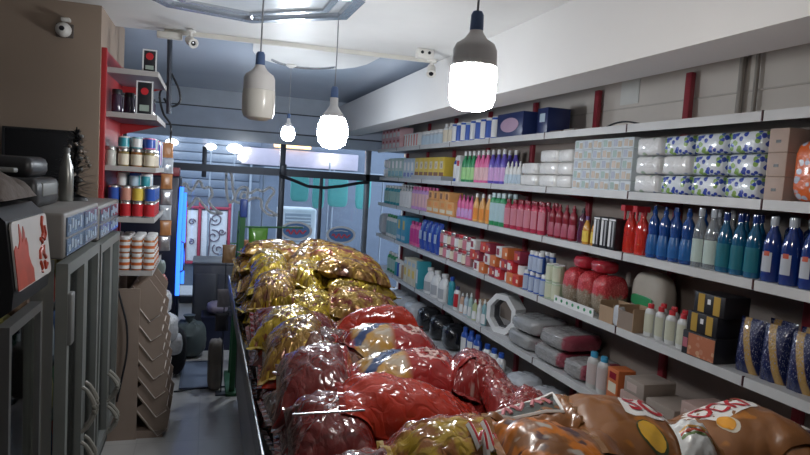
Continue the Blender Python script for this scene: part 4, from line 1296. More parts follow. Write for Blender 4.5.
row(bottle('tall', .27, .045, mat('apricot_plastic', (.85, .45, .15), .3), WHT, ORG), 'orange_bottle', 'apricot orange bottle with white cap on the third shelf', 'bottle', 'apricot bottles', 'C', span(5.50, 5.22, 3), .08)
for dx in (.08, .19):
    fb = 'front' if dx < .1 else 'back'
    row(bottle('shampoo', .29, .045, GRN, mat('pale_cap', (.6, .75, .78), .35), mat('pale_aqua_label', (.45, .62, .66), .4)), 'green_bottle', 'green bottle with an aqua label in the %s row of the third shelf' % fb, 'bottle', 'green aqua bottles ' + fb, 'C', span(5.13, 4.93, 3), dx)
    row(bottle('shampoo', .25, .045, mat('crimson_plastic', (.50, .04, .09), .25, coat=.4), DKRED, mat('rose_label', (.62, .22, .28), .4)), 'crimson_bottle', 'crimson bottle with rose label in the %s row of the third shelf' % fb, 'bottle', 'crimson bottles ' + fb, 'C', span(4.83, 4.25, 6), dx)
row(bottle('dish', .25, .042, DKRED, DKRED, mat('wine_label', (.42, .08, .13), .4)), 'wine_red_bottle', 'wine red waisted bottle next to the amber bottles', 'bottle', 'wine red bottles', 'C', span(4.12, 3.84, 4), .09)
row(bottle('dish', .24, .042, mat('plum_plastic', (.08, .01, .04), .2, coat=.5), BLK), 'plum_bottle', 'plum black bottle at the end of the wine red row', 'bottle', None, 'C', (3.74,), .10)
row(bottle('tall', .19, .035, mat('amber_plastic', (.60, .28, .04), .15, coat=.5), mat('violet_cap', (.2, .1, .3), .4), YEL), 'amber_bottle', 'small amber bottle with yellow label beside the striped cartons', 'bottle', 'amber bottles', 'C', span(3.64, 3.54, 2), .07)
row(carton(.07, .10, .20, BLK, ((-.9, -.3, .1, .9, CARD), (.2, .6, .1, .9, mat('grey_ink', (.4, .4, .42), .5)), (-.9, .9, .92, .97, CARD))), 'striped_carton', 'black and white striped narrow carton on the third shelf', 'carton', 'striped cartons', 'C', span(3.46, 3.30, 3), .07, 0, .02)
trig = lambda b, c: bottle('tall', .27, .05, b, c) + [('trigger', cached('trig', lambda: B().box(-.018, .018, -.07, .03, .255, .29).box(-.006, .006, -.055, -.045, .20, .26).mesh(smooth=False)), c)]
row(trig(SOAPR, REDC), 'red_spray_bottle', 'red trigger spray bottle beside the blue dish soap', 'bottle', 'red spray bottles', 'C', (3.21, 3.10), .09, 0, .2)
DOT = mat('red_ink', (.60, .10, .05), .4)
lab = mat('blue_yellow_label', (.012, .11, .34), .3)


def starlab(spec, mstar, z, w=.02):
    spec = list(spec)
    spec.append(('label_print', cached(('slp', z, w), lambda: B().lathe([(w * 1.95, z), (w * 1.95, z + .045)], 6, 1, .7, a0=-PI / 2 - .5, a1=-PI / 2 + .5).mesh()), mstar))
    return spec


for dx in (.08, .20):
    fb = 'front' if dx < .1 else 'back'
    row(bottle('dish', .30, .043, SOAPB, SOAPB, mat('blue_yellow_label', (.02, .2, .5))), 'blue_dish_soap', 'glossy blue waisted dish soap bottle in the %s row of the third shelf' % fb, 'bottle', 'blue dish soap ' + fb, 'C', span(2.99, 2.72, 4) if dx < .1 else span(2.96, 2.74, 3), dx)
    row(bottle('tall', .31, .042, CLEAR, CLRC, mat('pale_green_sheer_label', (.50, .60, .55), .3)), 'clear_bottle', 'clear bottle with pale label in the %s row beside the blue dish soap' % fb, 'bottle', 'clear bottles ' + fb, 'C', (2.634, 2.549), dx)
    row(bottle('tall', .30, .042, SOAPT, SOAPD, mat('teal_label', (.01, .15, .20), .3)), 'teal_cleaner', 'teal cleaner bottle with dark cap in the %s row of the third shelf' % fb, 'bottle', 'teal cleaners ' + fb, 'C', span(2.465, 2.29, 3), dx)
    row(bottle('shampoo' if dx > .1 else 'tall', .30, .045, SOAPD, CLRC) + [('label', cached('wclab', lambda: B().lathe([(.0466, .045), (.0466, .135)], 8, 1, .7, a0=-PI / 2 - .55, a1=-PI / 2 + .55).mesh()), mat('white_blue_label', (.50, .53, .58), .35)), ('label_mark', cached('wclab2', lambda: B().lathe([(.0472, .118), (.0472, .14)], 6, 1, .7, a0=-PI / 2 - .3, a1=-PI / 2 + .3).mesh()), DOT)], 'window_cleaner', 'dark blue cleaner bottle with a white label in the %s row of the third shelf' % fb, 'bottle', 'dark blue cleaners ' + fb, 'C', span(2.19, 1.80, 5), dx)
for y in span(2.19, 1.80, 5):
    pass

# ---- fourth shelf
row([('bag', superbox(.16, .2, .30, 4, crink=.04, seed=14), mat('pale_grey_bag', (.50, .54, .60), .4))], 'white_bag', 'pale grey bag at the far end of the fourth shelf', 'bag', None, 'D', (8.76,), .12)
row(bottle('shampoo', .31, .05, WHT, GRN, mat('sea_label', (.25, .45, .50), .4)), 'white_green_bottle', 'white bottle with green cap at the far end of the fourth shelf', 'bottle', 'white and green bottles', 'D', span(8.52, 8.02, 5), .09)
row(carton(.19, .18, .33, mat('turquoise_card', (.05, .35, .55), .4), ((-.4, .4, .5, .85, YEL), (-.8, .8, .1, .25, PALEB))), 'turquoise_carton', 'turquoise carton with yellow print on the fourth shelf', 'carton', 'turquoise cartons', 'D', (7.80, 7.60), .11, 0, .02)
row(bottle('shampoo', .30, .05, PINK, mat('magenta_cap', (.5, .1, .3)), mat('magenta_label', (.62, .06, .30), .4)), 'magenta_bottle', 'magenta bottle beside the turquoise cartons', 'bottle', 'magenta bottles', 'D', span(7.42, 7.15, 3), .09)
row([('pouch', pouch(.17, .35, .12, seed=1), mat('royal_blue_film', (.03, .08, .42), .25, coat=.5)), ('print', bevbox(.08, .006, .10, .002), mat('pale_blue_ink', (.4, .5, .7), .4))], 'blue_pouch', 'royal blue detergent pouch on the fourth shelf', 'pouch', 'royal blue pouches', 'D', span(6.98, 6.46, 4), .10)
for o_ in [x for x in bpy.data.objects if x.name.startswith('print') and x.parent and x.parent.name.startswith('blue_pouch')]:
    o_.location = (0, -.064, .12)
JC = [(.22, .08, .06), (.45, .20, .20), (.30, .12, .14)]
for k in range(2):
    for j in range(8):
        y = 6.32 - j * .105
        c = (k + j) % 3
        row(jar(.145, .047, mat('jam_%d' % c, JC[c], .15, coat=.6), (REDC, SILV, DKRED)[c], (CREAM, mat('rose_label', (.6, .2, .2)), WHT)[(j + k) % 3], 7), 'jam_jar', 'jam jar in the %s layer on the fourth shelf' % ('lower' if k == 0 else 'upper'), 'jar', 'jam jars %s' % ('lower' if k == 0 else 'upper'), 'D', (y,), .09, k * .1455)
RC = [REDC, mat('scarlet_card', (.62, .08, .04), .4), WHT, mat('burgundy_card', (.30, .03, .06), .4), mat('orange_red_card', (.70, .20, .06), .4)]
for k in range(3):
    for j in range(9):
        y = 5.42 - j * .112
        if k == 2 and j % 3 == 1:
            continue
        m1, m2 = RC[(j * 2 + k) % 5], RC[(j + k * 3 + 2) % 5]
        s = carton(.105, .14, .095, m1, ((-.8, .2, .2, .8, m2), (.3, .8, .3, .6, CREAM))) if (j + k) % 3 else jar(.095, .046, m1, m2, WHT, 8)
        row(s, 'red_grocery_pack', 'small red and white grocery pack in %s of the fourth shelf pile' % ('the bottom layer', 'the middle layer', 'the uppermost layer')[k], 'pack', 'red grocery packs layer %s' % 'abc'[k], 'D', (y,), .10, k * .0955, .05)
for k in range(2):
    for dx in (.06, .15):
        fb = 'front' if dx < .1 else 'back'
        row(bottle('spray', .16, .032, BLU, WHT, mat('white_blue_can_label', (.45, .52, .66), .35), sy=1.), 'blue_spray_can', 'blue spray can, %s row, %s layer on the fourth shelf' % (fb, ('lower', 'upper')[k]), 'can', 'blue cans %s %s' % (fb, ('lower', 'upper')[k]), 'D', span(4.38, 4.12, 4) if k == 0 else span(4.32, 4.18, 3), dx, k * .1605)
for k in range(2):
    row(can(.13, .045, mat('sage_tin', (.40, .50, .34), .4), WHT, mat('cream_green_label', (.62, .64, .48), .45), 3), 'green_tin', 'sage green tin with white lid, %s of the pair stack beside the sugar bags' % ('lower', 'upper')[k], 'tin', 'sage tins %s' % ('lower', 'upper')[k], 'D', (4.035, 3.94), .07, k * .1305)


def film(nm, top, low, split, rough=.2):
    g = G(nm, rough=rough, coat=.6, coord='Generated', bump=(14, .5))
    n = g.noise(9, 3)
    h = g.math('ADD', g.w, g.mul(g.math('SUBTRACT', n, .5), .35))
    f = g.step(h, split, .06)
    wv = g.step(g.noise(22, 2), .56, .04)
    return g.done(g.mix(f, g.mix(g.mul(wv, .6), low, (.55, .50, .42)), g.mix(g.mul(wv, .5), top, tuple(min(1, c * 1.6 + .1) for c in top))))


SUG = film('red_top_sugar_film', (.50, .03, .04), (.30, .24, .17), .52)
row([('bag', superbox(.17, .22, .27, 3.2, crink=.045, seed=21), SUG)], 'sugar_bag', 'clear bag with a red printed top on the fourth shelf', 'bag', 'red-topped bags', 'D', (3.795, 3.615, 3.44), .15, 0, .05)
row([('bag', superbox(.17, .16, .09, 3.2, crink=.05, seed=23), mat('glossy_red_film', (.48, .03, .05), .2, coat=.7, bump=(18, .5)))], 'red_film_bag', 'glossy red film bag lying above the red-topped bags', 'bag', 'red film bags', 'D', (3.74, 3.53), .16, .272, .2)
tray = B().box(0, .006, -.24, .24, 0, .055).box(.006, .03, -.24, .24, 0, .004)
t = thing('shelf_tray', 'white card tray front with green dots below the red-topped bags', 'tray', (2.408, 3.64, SZ['D'] + .0005))
ob('front', tray.mesh(smooth=False), CARD, t)
for i in range(7):
    ob('green_dot', B().lathe([(0, 0), (.012, 0), (.012, .002), (0, .002)], 10).mesh(), GRN, t, (0, -.21 + i * .07, .03), (0, -PI / 2, 0))
row([('bag', superbox(.34, .16, .34, 3.0, crink=.02, seed=25), mat('beige_paper_bag', (.46, .42, .36), .6)), ('green_label', superbox(.22, .01, .07, 4, seed=1), GRN)], 'flour_bag', 'large beige bag with a green label behind the open cardboard box', 'bag', None, 'D', (3.18,), .28)
o_ = [x for x in bpy.data.objects if x.name.startswith('green_label')][0]
o_.location = (0, -.082, .12)


def openbox(w, d, h, m, m2=None):
    b = B().box(-w / 2, w / 2, -d / 2, d / 2, 0, .006)
    b.box(-w / 2, -w / 2 + .005, -d / 2, d / 2, .006, h).box(w / 2 - .005, w / 2, -d / 2, d / 2, .006, h)
    b2 = B().box(-w / 2 + .005, w / 2 - .005, -d / 2, -d / 2 + .005, .006, h * .8)
    b.box(-w / 2 + .005, w / 2 - .005, d / 2 - .005, d / 2, .006, h)
    return [('sides', b.mesh(smooth=False), m), ('front_flap', b2.mesh(smooth=False), m2 or m)]


row(openbox(.14, .14, .13, KRAFT), 'cardboard_box', 'open brown cardboard box at the joint of the fourth shelf', 'box', None, 'D', (3.27,), .08, 0, .03)
row(openbox(.15, .15, .14, KRAFT, mat('grey_brown_card', (.26, .20, .16), .7)), 'cardboard_box', 'open grey-brown cardboard box beside the white red-capped bottles', 'box', None, 'D', (3.08,), .085, 0, .03)
tag(ob('wrapped_sheet', superbox(.07, .05, .13, 4, crink=.03, seed=31), m_film, None, (2.435, 3.175, SZ['D'] + .0005), (0, 0, RZ)), 'milky film wrap between the two open cardboard boxes', 'wrap')
for dx in (.07, .16):
    fb = 'front' if dx < .1 else 'back'
    row(bottle('shampoo', .19, .035, mat('cloudy_white_plastic', (.62, .63, .62), .3), REDC, mat('olive_white_label', (.58, .58, .46), .4)), 'red_capped_bottle', 'white bottle with red cap in the %s row of the fourth shelf' % fb, 'bottle', 'red-capped bottles ' + fb, 'D', span(2.94, 2.68, 4), dx)
PAST = tissue_mat('biscuit_picture', (.50, .18, .10), (.62, .36, .22), (.55, .25, .16), 34, .5)
row(carton(.22, .16, .125, BLK, ((-.62, .98, .05, .95, PAST), (-.95, -.66, .3, .7, mat('rose_ink', (.5, .15, .2), .4)))), 'biscuit_carton', 'dark carton with a biscuit picture under the black and gold cartons', 'carton', None, 'D', (2.50,), .09, 0, .0)
row(carton(.20, .16, .105, BLK, ((-.72, -.30, .05, .95, GOLD), (.30, .72, .05, .95, GOLD), (-.10, .10, .5, .75, CARD))), 'gold_carton', 'black and gold carton lying on the biscuit carton', 'carton', None, 'D', (2.50,), .10, .126, .0)
row(carton(.20, .16, .105, BLK, ((-.72, -.30, .05, .95, GOLD), (.30, .72, .05, .95, GOLD), (-.10, .10, .5, .75, CARD))), 'gold_carton', 'black and gold carton on the very top of the carton stack', 'carton', None, 'D', (2.475,), .11, .2315, .0)
g = G('navy_gold_film', rough=.18, coat=.8, coord='Generated', bump=(12, .4))
f = g.math('ABSOLUTE', g.math('SUBTRACT', g.math('ADD', g.u, g.mul(g.w, .5)), .80))
c = g.mix(g.inv(g.step(f, .13, .02)), (.012, .02, .09), (.45, .28, .09))
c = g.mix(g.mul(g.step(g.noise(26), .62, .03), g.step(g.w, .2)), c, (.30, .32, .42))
NGF = g.done(c)
row([('bag', pouch(.135, .26, .10, seed=4), NGF)], 'navy_bag', 'navy and gold film bag on the fourth shelf beside the black and gold cartons', 'bag', 'navy and gold bags', 'D', (2.27, 2.13, 1.99, 1.84), .11, 0, .25)
row([('bag', pouch(.145, .26, .10, seed=5), NGF)], 'navy_bag', 'navy and gold film bag standing behind other navy bags', 'bag', 'navy and gold bags behind', 'D', (2.22, 2.05, 1.9), .24, 0, .25)

# ---- fifth shelf
row(bottle('shampoo', .27, .05, GRN, WHT, PALEG), 'green_cleaner', 'green bottle with white cap at the far end of the fifth shelf', 'bottle', 'green cleaners', 'E', span(8.35, 8.08, 3), .09)
for i, y in enumerate(span(7.95, 7.55, 5)):
    row(bottle('spray', .22, .038, (TEAL, BLU, WHT, KRAFT, NAVY)[i], WHT, None, sy=1.), 'tube_can', ['teal', 'blue', 'white', 'tan', 'navy'][i] + ' aerosol can on the fifth shelf', 'can', None, 'E', (y,), .08)
row(carton(.13, .16, .31, mat('cream_card', (.70, .66, .52), .5), ((-.6, .6, .3, .6, YEL), (-.8, .8, .75, .9, PALEB))), 'cream_carton', 'tall cream carton with yellow print on the fifth shelf', 'carton', 'cream cartons', 'E', span(7.42, 7.10, 3), .10, 0, .02)
row(carton(.09, .16, .33, TEAL, ((-.7, .7, .2, .7, WHT),)), 'teal_carton', 'tall teal carton next to the cream cartons', 'carton', None, 'E', (6.95,), .10)
row(jug(.30, .20, .13, WHT, WHT, mat('grey_label', (.45, .46, .48), .45)), 'white_jug', 'white handled jug with grey label on the fifth shelf', 'jug', 'white jugs', 'E', (6.70, 6.47, 6.24), .10, 0, .1)
row(bottle('shampoo', .30, .05, TEAL, BLU, None), 'teal_bottle', 'teal bottle with blue cap beside the white jugs', 'bottle', None, 'E', (6.03,), .10)
row(bottle('shampoo', .24, .048, WHT, mat('navy_cap', (.05, .05, .15), .4), REDC), 'white_red_bottle', 'white bottle with navy cap and red label on the fifth shelf', 'bottle', None, 'E', (5.80,), .07)
for i, y in enumerate(span(5.66, 5.14, 6)):
    row(bottle('dish', .20 + .02 * (i % 3), .038, (mat('skin_plastic', (.60, .38, .28), .35), PALEB, PALEG, mat('pale_lime_plastic', (.55, .60, .30), .3), WHT, mat('aqua_gel', (.25, .45, .48), .2, coat=.4))[i], WHT, CARD), 'lotion_bottle', ['tan', 'pale blue', 'pale green', 'lime', 'white', 'aqua'][i] + ' lotion bottle on the fifth shelf', 'bottle', None, 'E', (y,), .07)
row(carton(.14, .12, .16, KRAFT), 'kraft_carton', 'plain kraft carton behind the lotion bottles', 'carton', None, 'E', (5.5,), .26, 0, .1)
oc = lambda r: [(r * math.cos(PI / 8 + PI / 4 * i), r * math.sin(PI / 8 + PI / 4 * i)) for i in range(8)]
t = thing('octagon_carton', 'white octagonal open cardboard ring standing on the fifth shelf', 'carton', (2.53, 4.86, SZ['E'] + .0008), RZ + .35)
ob('ring', B().ring(oc(.185), oc(.135), (0, -.05, .171), (1, 0, 0), (0, 0, 1), (0, .13, 0)).mesh(smooth=False), CARD, t)
ob('inner_band', B().ring(oc(.1345), oc(.125), (0, .0, .171), (1, 0, 0), (0, 0, 1), (0, .06, 0)).mesh(smooth=False), mat('dark_inner_card', (.10, .10, .11), .6), t)
g = G('striped_wrap_film', rough=.22, coat=.7, coord='Generated', bump=(16, .6))
st = g.math('ABSOLUTE', g.math('SUBTRACT', g.u, .5))
c = g.mix(g.step(st, .36, .03), g.mix(g.noise(9), (.24, .23, .23), (.46, .45, .44)), (.34, .06, .09))
WRAP = g.done(c)
for i, (y, k, w, m) in enumerate(((4.42, 0, .42, 1), (3.98, 0, .42, 0), (3.63, 0, .26, 0), (4.36, 1, .40, 1), (3.92, 1, .38, 0))):
    row([('pack', superbox(w, .36, .13, 4, crink=.05, seed=33 + i, nx=40, nz=20), WRAP if m == 0 else mat('grey_wrap_film', (.34, .34, .34), .2, coat=.7, bump=(16, .6)))], 'wrapped_bundle', ['grey film-wrapped bundle lying on the shelf beside the octagonal ring', 'red-edged film-wrapped bundle lying in the middle of the fifth shelf', 'red-edged film-wrapped bundle beside the blue-capped bottles', 'grey film-wrapped bundle stacked by the octagonal ring', 'red-edged film-wrapped bundle stacked on another on the fifth shelf'][i], 'bundle', None, 'E', (y,), .20, k * .134, .04)
row(bottle('shampoo', .24, .05, mat('dull_white_plastic', (.55, .54, .52), .4), mat('sky_cap', (.05, .30, .50), .35), mat('white_rose_label', (.58, .48, .46), .4)), 'blue_capped_bottle', 'white bottle with sky blue cap beside the orange box on the fifth shelf', 'bottle', 'blue-capped bottles', 'E', (3.44, 3.33), .075)
row(carton(.12, .12, .21, mat('orange_red_print', (.60, .16, .05), .4), ((-.7, .7, .3, .6, CREAM), (-.6, .6, .7, .9, DKRED))), 'orange_box', 'orange-red box beside the blue-capped bottles', 'box', None, 'E', (3.17,), .09)
for i, (y, w, h, k) in enumerate(((2.98, .20, .12, 0), (2.74, .22, .15, 0), (2.50, .20, .11, 0), (2.96, .18, .09, .1205), (2.5, .17, .12, .1105))):
    row(carton(w, .22, h, (mat('rose_beige_card', (.46, .32, .28), .6), mat('drab_card', (.34, .28, .24), .6))[i % 2], ((-.7, .3, .2, .7, mat('faded_print', (.52, .40, .36), .6)),)), 'drab_carton', ['rose beige carton next to the orange-red box', 'drab wide carton in the middle of the fifth shelf near end', 'rose beige flat carton near the end of the fifth shelf', 'drab flat carton stacked on the rose beige carton', 'rose beige carton stacked at the near end of the fifth shelf'][i], 'carton', None, 'E', (y,), .13, k, .06)
# ---- bottom shelf
row(bottle('shampoo', .30, .055, WHT, BLU, PALEB), 'bleach_bottle', 'white bottle with blue cap on the bottom shelf', 'bottle', 'bleach bottles', 'F', (5.0, 4.86, 4.72), .10)
row(bottle('shampoo', .32, .055, BLU, BLU, WHT), 'blue_bleach_bottle', 'blue bottle on the bottom shelf', 'bottle', 'blue bleach bottles', 'F', (5.55, 5.4, 5.25), .12)
row([('bag', superbox(.30, .28, .22, 3, crink=.07, seed=51), m_film)], 'film_bundle', 'crumpled milky film bundle on the bottom shelf', 'bundle', 'film bundles on the bottom shelf', 'F', (4.4, 4.05, 7.2, 7.6, 8.0), .16, 0, .3)
row([('bag', superbox(.30, .28, .26, 3, crink=.06, seed=52), mat('black_bin_film', (.015, .015, .018), .2, coat=.6))], 'black_bundle', 'black plastic bundle on the bottom shelf', 'bundle', 'black bundles on the bottom shelf', 'F', (6.7, 6.3, 5.9, 3.6, 3.2), .16, 0, .3)
row(carton(.3, .3, .25, mat('drab_card', (.3, .3, .3)), ((-.6, .6, .2, .7, KRAFT),)), 'drab_box', 'drab box on the bottom shelf', 'box', 'drab boxes on the bottom shelf', 'F', (2.8, 2.45), .18)

# ------------------------------------------------------------------ snack counter
m_cf = mat('dark_counter_frame', (.05, .05, .055), .3, metal=.5)
m_cp = mat('grey_counter_panel', (.34, .35, .36), .45)
m_cs = mat('bright_steel_edge', (.55, .57, .58), .25, metal=.9)
m_ctop = mat('dark_counter_top', (.06, .055, .05), .5)


def counter(name, lab, x0, x1, y0, y1, zt):
    t = thing(name, lab, 'counter', (x0, y0, 0))
    w, l = x1 - x0, y1 - y0
    ob('plinth', B().box(.12, w - .04, .04, l - .04, 0, .10).mesh(smooth=False), m_blk, t)
    ob('top', B().box(.0, w, 0, l, zt - .03, zt - .0005).mesh(smooth=False), m_ctop, t)
    for x in (.075, w - .03):
        for y in (0, l - .03):
            ob('corner_post', B().box(x, x + .03, y, y + .03, .1, zt - .03).mesh(smooth=False), m_cf, t)
    ob('side_panel', B().box(.081, .089, .03, l - .03, .1, zt - .03).mesh(smooth=False), m_cp, t)
    ob('side_panel', B().box(w - .014, w - .006, .03, l - .03, .1, zt - .03).mesh(smooth=False), m_cp, t)
    ob('end_panel', B().box(.105, w - .03, .006, .014, .1, zt - .03).mesh(smooth=False), m_cp, t)
    ob('end_panel', B().box(.105, w - .03, l - .014, l - .006, .1, zt - .03).mesh(smooth=False), m_cp, t)
    ob('rim', B().box(-.012, .0, -.0, l, zt - .035, zt + .05).mesh(smooth=False), m_cf, t)
    ob('rim_edge', B().tube([(-.006, 0, zt + .053), (-.006, l, zt + .053)], .005, 6).mesh(), m_cs, t)
    ob('rim', B().box(w, w + .012, 0, l, zt - .035, zt + .03).mesh(smooth=False), m_cf, t)
    ob('rim', B().box(.0, w, l, l + .012, zt - .035, zt + .03).mesh(smooth=False), m_cf, t)
    return t


CZ = .98
ct = counter('snack_counter', 'long dark-framed shop counter heaped with gold and red snack bags', .195, 1.15, 1.62, 5.16, CZ)
ct2 = counter('cash_counter', 'wide dark counter heaped with large orange snack bags', .195, 1.86, .55, 1.605, CZ)
for i in range(0):
    ob('panel_joint', B().box(-.002, .006, .6 + i * .58, .612 + i * .58, .1, CZ - .04).mesh(smooth=False), m_cf, ct)

# ---- height map of the counter tops: bags are laid one after another and drape on what is below
HX0, HY0, HR = .0, .3, .0125
NX, NY = int(2.2 / HR), int(5.2 / HR)
HM = np.full((NX, NY), CZ)
HM[:int((.20 - HX0) / HR), :] = CZ


def hsample(x, y):
    i = np.clip(((x - HX0) / HR), 0, NX - 1.001)
    j = np.clip(((y - HY0) / HR), 0, NY - 1.001)
    i0, j0 = i.astype(int), j.astype(int)
    fi, fj = i - i0, j - j0
    return HM[i0, j0] * (1 - fi) * (1 - fj) + HM[i0 + 1, j0] * fi * (1 - fj) + HM[i0, j0 + 1] * (1 - fi) * fj + HM[i0 + 1, j0 + 1] * fi * fj


def bag(name, label, group, cx, cy, L, Wd, T, ang, m, seed, crink=.012, seals=True, tilt=(0, 0), cat='snack bag', sealm=None, lim=.05):
    rr = np.random.RandomState(seed)
    ca, sa = math.cos(ang), math.sin(ang)
    ph = rr.uniform(0, 6.28, 8)
    fr = rr.uniform(5, 11, 8)

    def foot(u, v):
        pin = 1 - .07 * (1 - u ** 2)
        a, b = u * L / 2, v * Wd / 2 * pin
        return cx + a * ca - b * sa, cy + a * sa + b * ca

    g = np.linspace(-1, 1, 11)
    gu, gv = np.meshgrid(g, g, indexing='ij')
    gx, gy = foot(gu, gv)
    gh = hsample(gx, gy)
    A = np.stack([gu.ravel(), gv.ravel(), np.ones(gu.size)], 1)
    co, *_ = np.linalg.lstsq(A, gh.ravel(), rcond=None)
    crink = crink * .45
    su = float(np.clip(co[0], -lim, lim)) + tilt[0]
    sv = float(np.clip(co[1], -lim, lim)) + tilt[1]
    res = gh - (su * gu + sv * gv)
    base = float(np.percentile(res, 62))

    def surf(u, v):
        x, y = foot(u, v)
        h = hsample(x, y)
        pl = base + su * u + sv * v
        t = T * np.clip(1 - np.abs(u) ** 3.2, 0, 1) ** .62 * np.clip(1 - np.abs(v) ** 2.6, 0, 1) ** .58
        sh = t / T
        wr = crink * (np.abs(np.sin(fr[0] * u + fr[1] * .5 * v + ph[0])) + np.abs(np.sin(fr[2] * .6 * v - fr[3] * u * .8 + ph[1])) - 1.25)
        wr += crink * 2.0 * np.abs(u) ** 4 * np.sin(v * 16 + ph[2] + 2 * np.sin(3 * v + ph[3]))
        wr += crink * .5 * np.sin(fr[4] * 2.2 * u + ph[4]) * np.sin(fr[5] * 2. * v + ph[5])
        bot = np.maximum(h + .002, pl - .055 * sh)
        top = np.maximum(pl + t + wr * np.minimum(1, sh * 2.5 + .12), bot + .30 * t + .0015 + .0 * wr)
        return x, y, bot, top

    nu, nv = 30, 20
    U = np.sign(np.linspace(-1, 1, nu + 1)) * np.abs(np.linspace(-1, 1, nu + 1)) ** .85
    V = np.sign(np.linspace(-1, 1, nv + 1)) * np.abs(np.linspace(-1, 1, nv + 1)) ** .8
    uu, vv = np.meshgrid(U, V, indexing='ij')
    x, y, bot, top = surf(uu, vv)
    edge = (np.abs(uu) > .999) | (np.abs(vv) > .999)
    bot = np.where(edge, top, bot)
    org = np.array([cx, cy, float(bot.min())])
    n1 = (nu + 1) * (nv + 1)
    vt = np.stack([x, y, top], -1).reshape(-1, 3) - org
    vb = np.stack([x, y, bot], -1).reshape(-1, 3) - org
    # local frame so that the thing carries its own turn
    def loc(P):
        return np.stack([P[:, 0] * ca + P[:, 1] * sa, -P[:, 0] * sa + P[:, 1] * ca, P[:, 2]], 1)
    verts = np.concatenate([loc(vt), loc(vb)])
    f = []
    for i in range(nu):
        for j in range(nv):
            q = i * (nv + 1) + j
            f.append((q, q + nv + 1, q + nv + 2, q + 1))
            f.append((n1 + q, n1 + q + 1, n1 + q + nv + 2, n1 + q + nv + 1))
    me = bpy.data.meshes.new('bag')
    me.from_pydata(verts.tolist(), [], f)
    uvl = me.uv_layers.new(name='UVMap')
    uv = np.stack([(uu.ravel() + 1) / 2, (vv.ravel() + 1) / 2], 1)
    uv = np.concatenate([uv, uv])
    idx = np.zeros(len(me.loops), dtype=np.int32)
    me.loops.foreach_get('vertex_index', idx)
    uvl.data.foreach_set('uv', uv[idx].astype(np.float32).ravel())
    me.shade_smooth()
    t = thing(name, label, cat, tuple(org), ang, group)
    body = ob('body', me, m, t)
    if seals:
        for sgn in (-1, 1):
            k = 13
            vs = np.linspace(-1, 1, k)
            xe, ye, be, te = surf(np.full(k, sgn * 1.), vs)
            x2, y2 = foot(np.full(k, sgn * 1.), vs)
            ext = .018
            h2 = te - .004 + .003 * np.cos(np.arange(k) * PI)
            P0 = loc(np.stack([xe, ye, te], 1) - org)
            P1 = loc(np.stack([x2 + sgn * ext * ca, y2 + sgn * ext * sa, h2], 1) - org)
            b = B()
            vv_ = [tuple(p) for p in P0] + [tuple(p) for p in P1] + [(p[0], p[1], p[2] + .0018) for p in P0] + [(p[0], p[1], p[2] + .0018) for p in P1]
            ff = []
            for q in range(k - 1):
                ff += [(q, q + 1, k + q + 1, k + q), (2 * k + q, 3 * k + q, 3 * k + q + 1, 2 * k + q + 1), (k + q, k + q + 1, 3 * k + q + 1, 3 * k + q), (q, 2 * k + q, 2 * k + q + 1, q + 1)]
            ff += [(0, k, 3 * k, 2 * k), (k - 1, 3 * k - 1, 4 * k - 1, 2 * k - 1)]
            b.add(vv_, ff)
            ob('seal', b.mesh(smooth=False), sealm or SEALS.get(m.name, m_seal), t)
    # update the height map
    rad = math.hypot(L, Wd) / 2 + .03
    i0, i1 = max(0, int((cx - rad - HX0) / HR)), min(NX, int((cx + rad - HX0) / HR) + 2)
    j0, j1 = max(0, int((cy - rad - HY0) / HR)), min(NY, int((cy + rad - HY0) / HR) + 2)
    I, J = np.meshgrid(np.arange(i0, i1), np.arange(j0, j1), indexing='ij')
    px, py = HX0 + I * HR - cx, HY0 + J * HR - cy
    a, b_ = px * ca + py * sa, -px * sa + py * ca
    u_ = a / (L / 2)
    v_ = b_ / (Wd / 2 * (1 - .07 * (1 - np.clip(u_, -1, 1) ** 2)))
    ins = (np.abs(u_) <= 1.02) & (np.abs(v_) <= 1.03)
    _, _, _, tp = surf(np.clip(u_, -1, 1), np.clip(v_, -1, 1))
    # bilinear reading between cells must not dip under this bag
    cur = HM[i0:i1, j0:j1]
    HM[i0:i1, j0:j1] = np.where(ins, np.maximum(cur, tp + .004), cur)

    def place(u, v, off=.0):
        xs, ys, bs, ts = surf(np.array([u]), np.array([v]))
        p = loc(np.array([[xs[0], ys[0], ts[0] + off]]) - org)[0]
        return tuple(p)
    # surface lookup uses the map before this bag was added: freeze it through a grid
    def lookup(u, v, off=0.):
        iu = int(np.argmin(np.abs(U - u)))
        jv = int(np.argmin(np.abs(V - v)))
        iu = min(max(iu, 1), nu - 1)
        jv = min(max(jv, 1), nv - 1)
        a0 = iu if U[iu] <= u else iu - 1
        c0 = jv if V[jv] <= v else jv - 1
        a0, c0 = min(max(a0, 0), nu - 1), min(max(c0, 0), nv - 1)
        fu, fv = (u - U[a0]) / (U[a0 + 1] - U[a0]), (v - V[c0]) / (V[c0 + 1] - V[c0])
        g_ = verts[:n1].reshape(nu + 1, nv + 1, 3)
        p = g_[a0, c0] * (1 - fu) * (1 - fv) + g_[a0 + 1, c0] * fu * (1 - fv) + g_[a0, c0 + 1] * (1 - fu) * fv + g_[a0 + 1, c0 + 1] * fu * fv
        return (p[0], p[1], p[2] + off)
    t['_'] = 0
    del t['_']
    return t, body, lookup


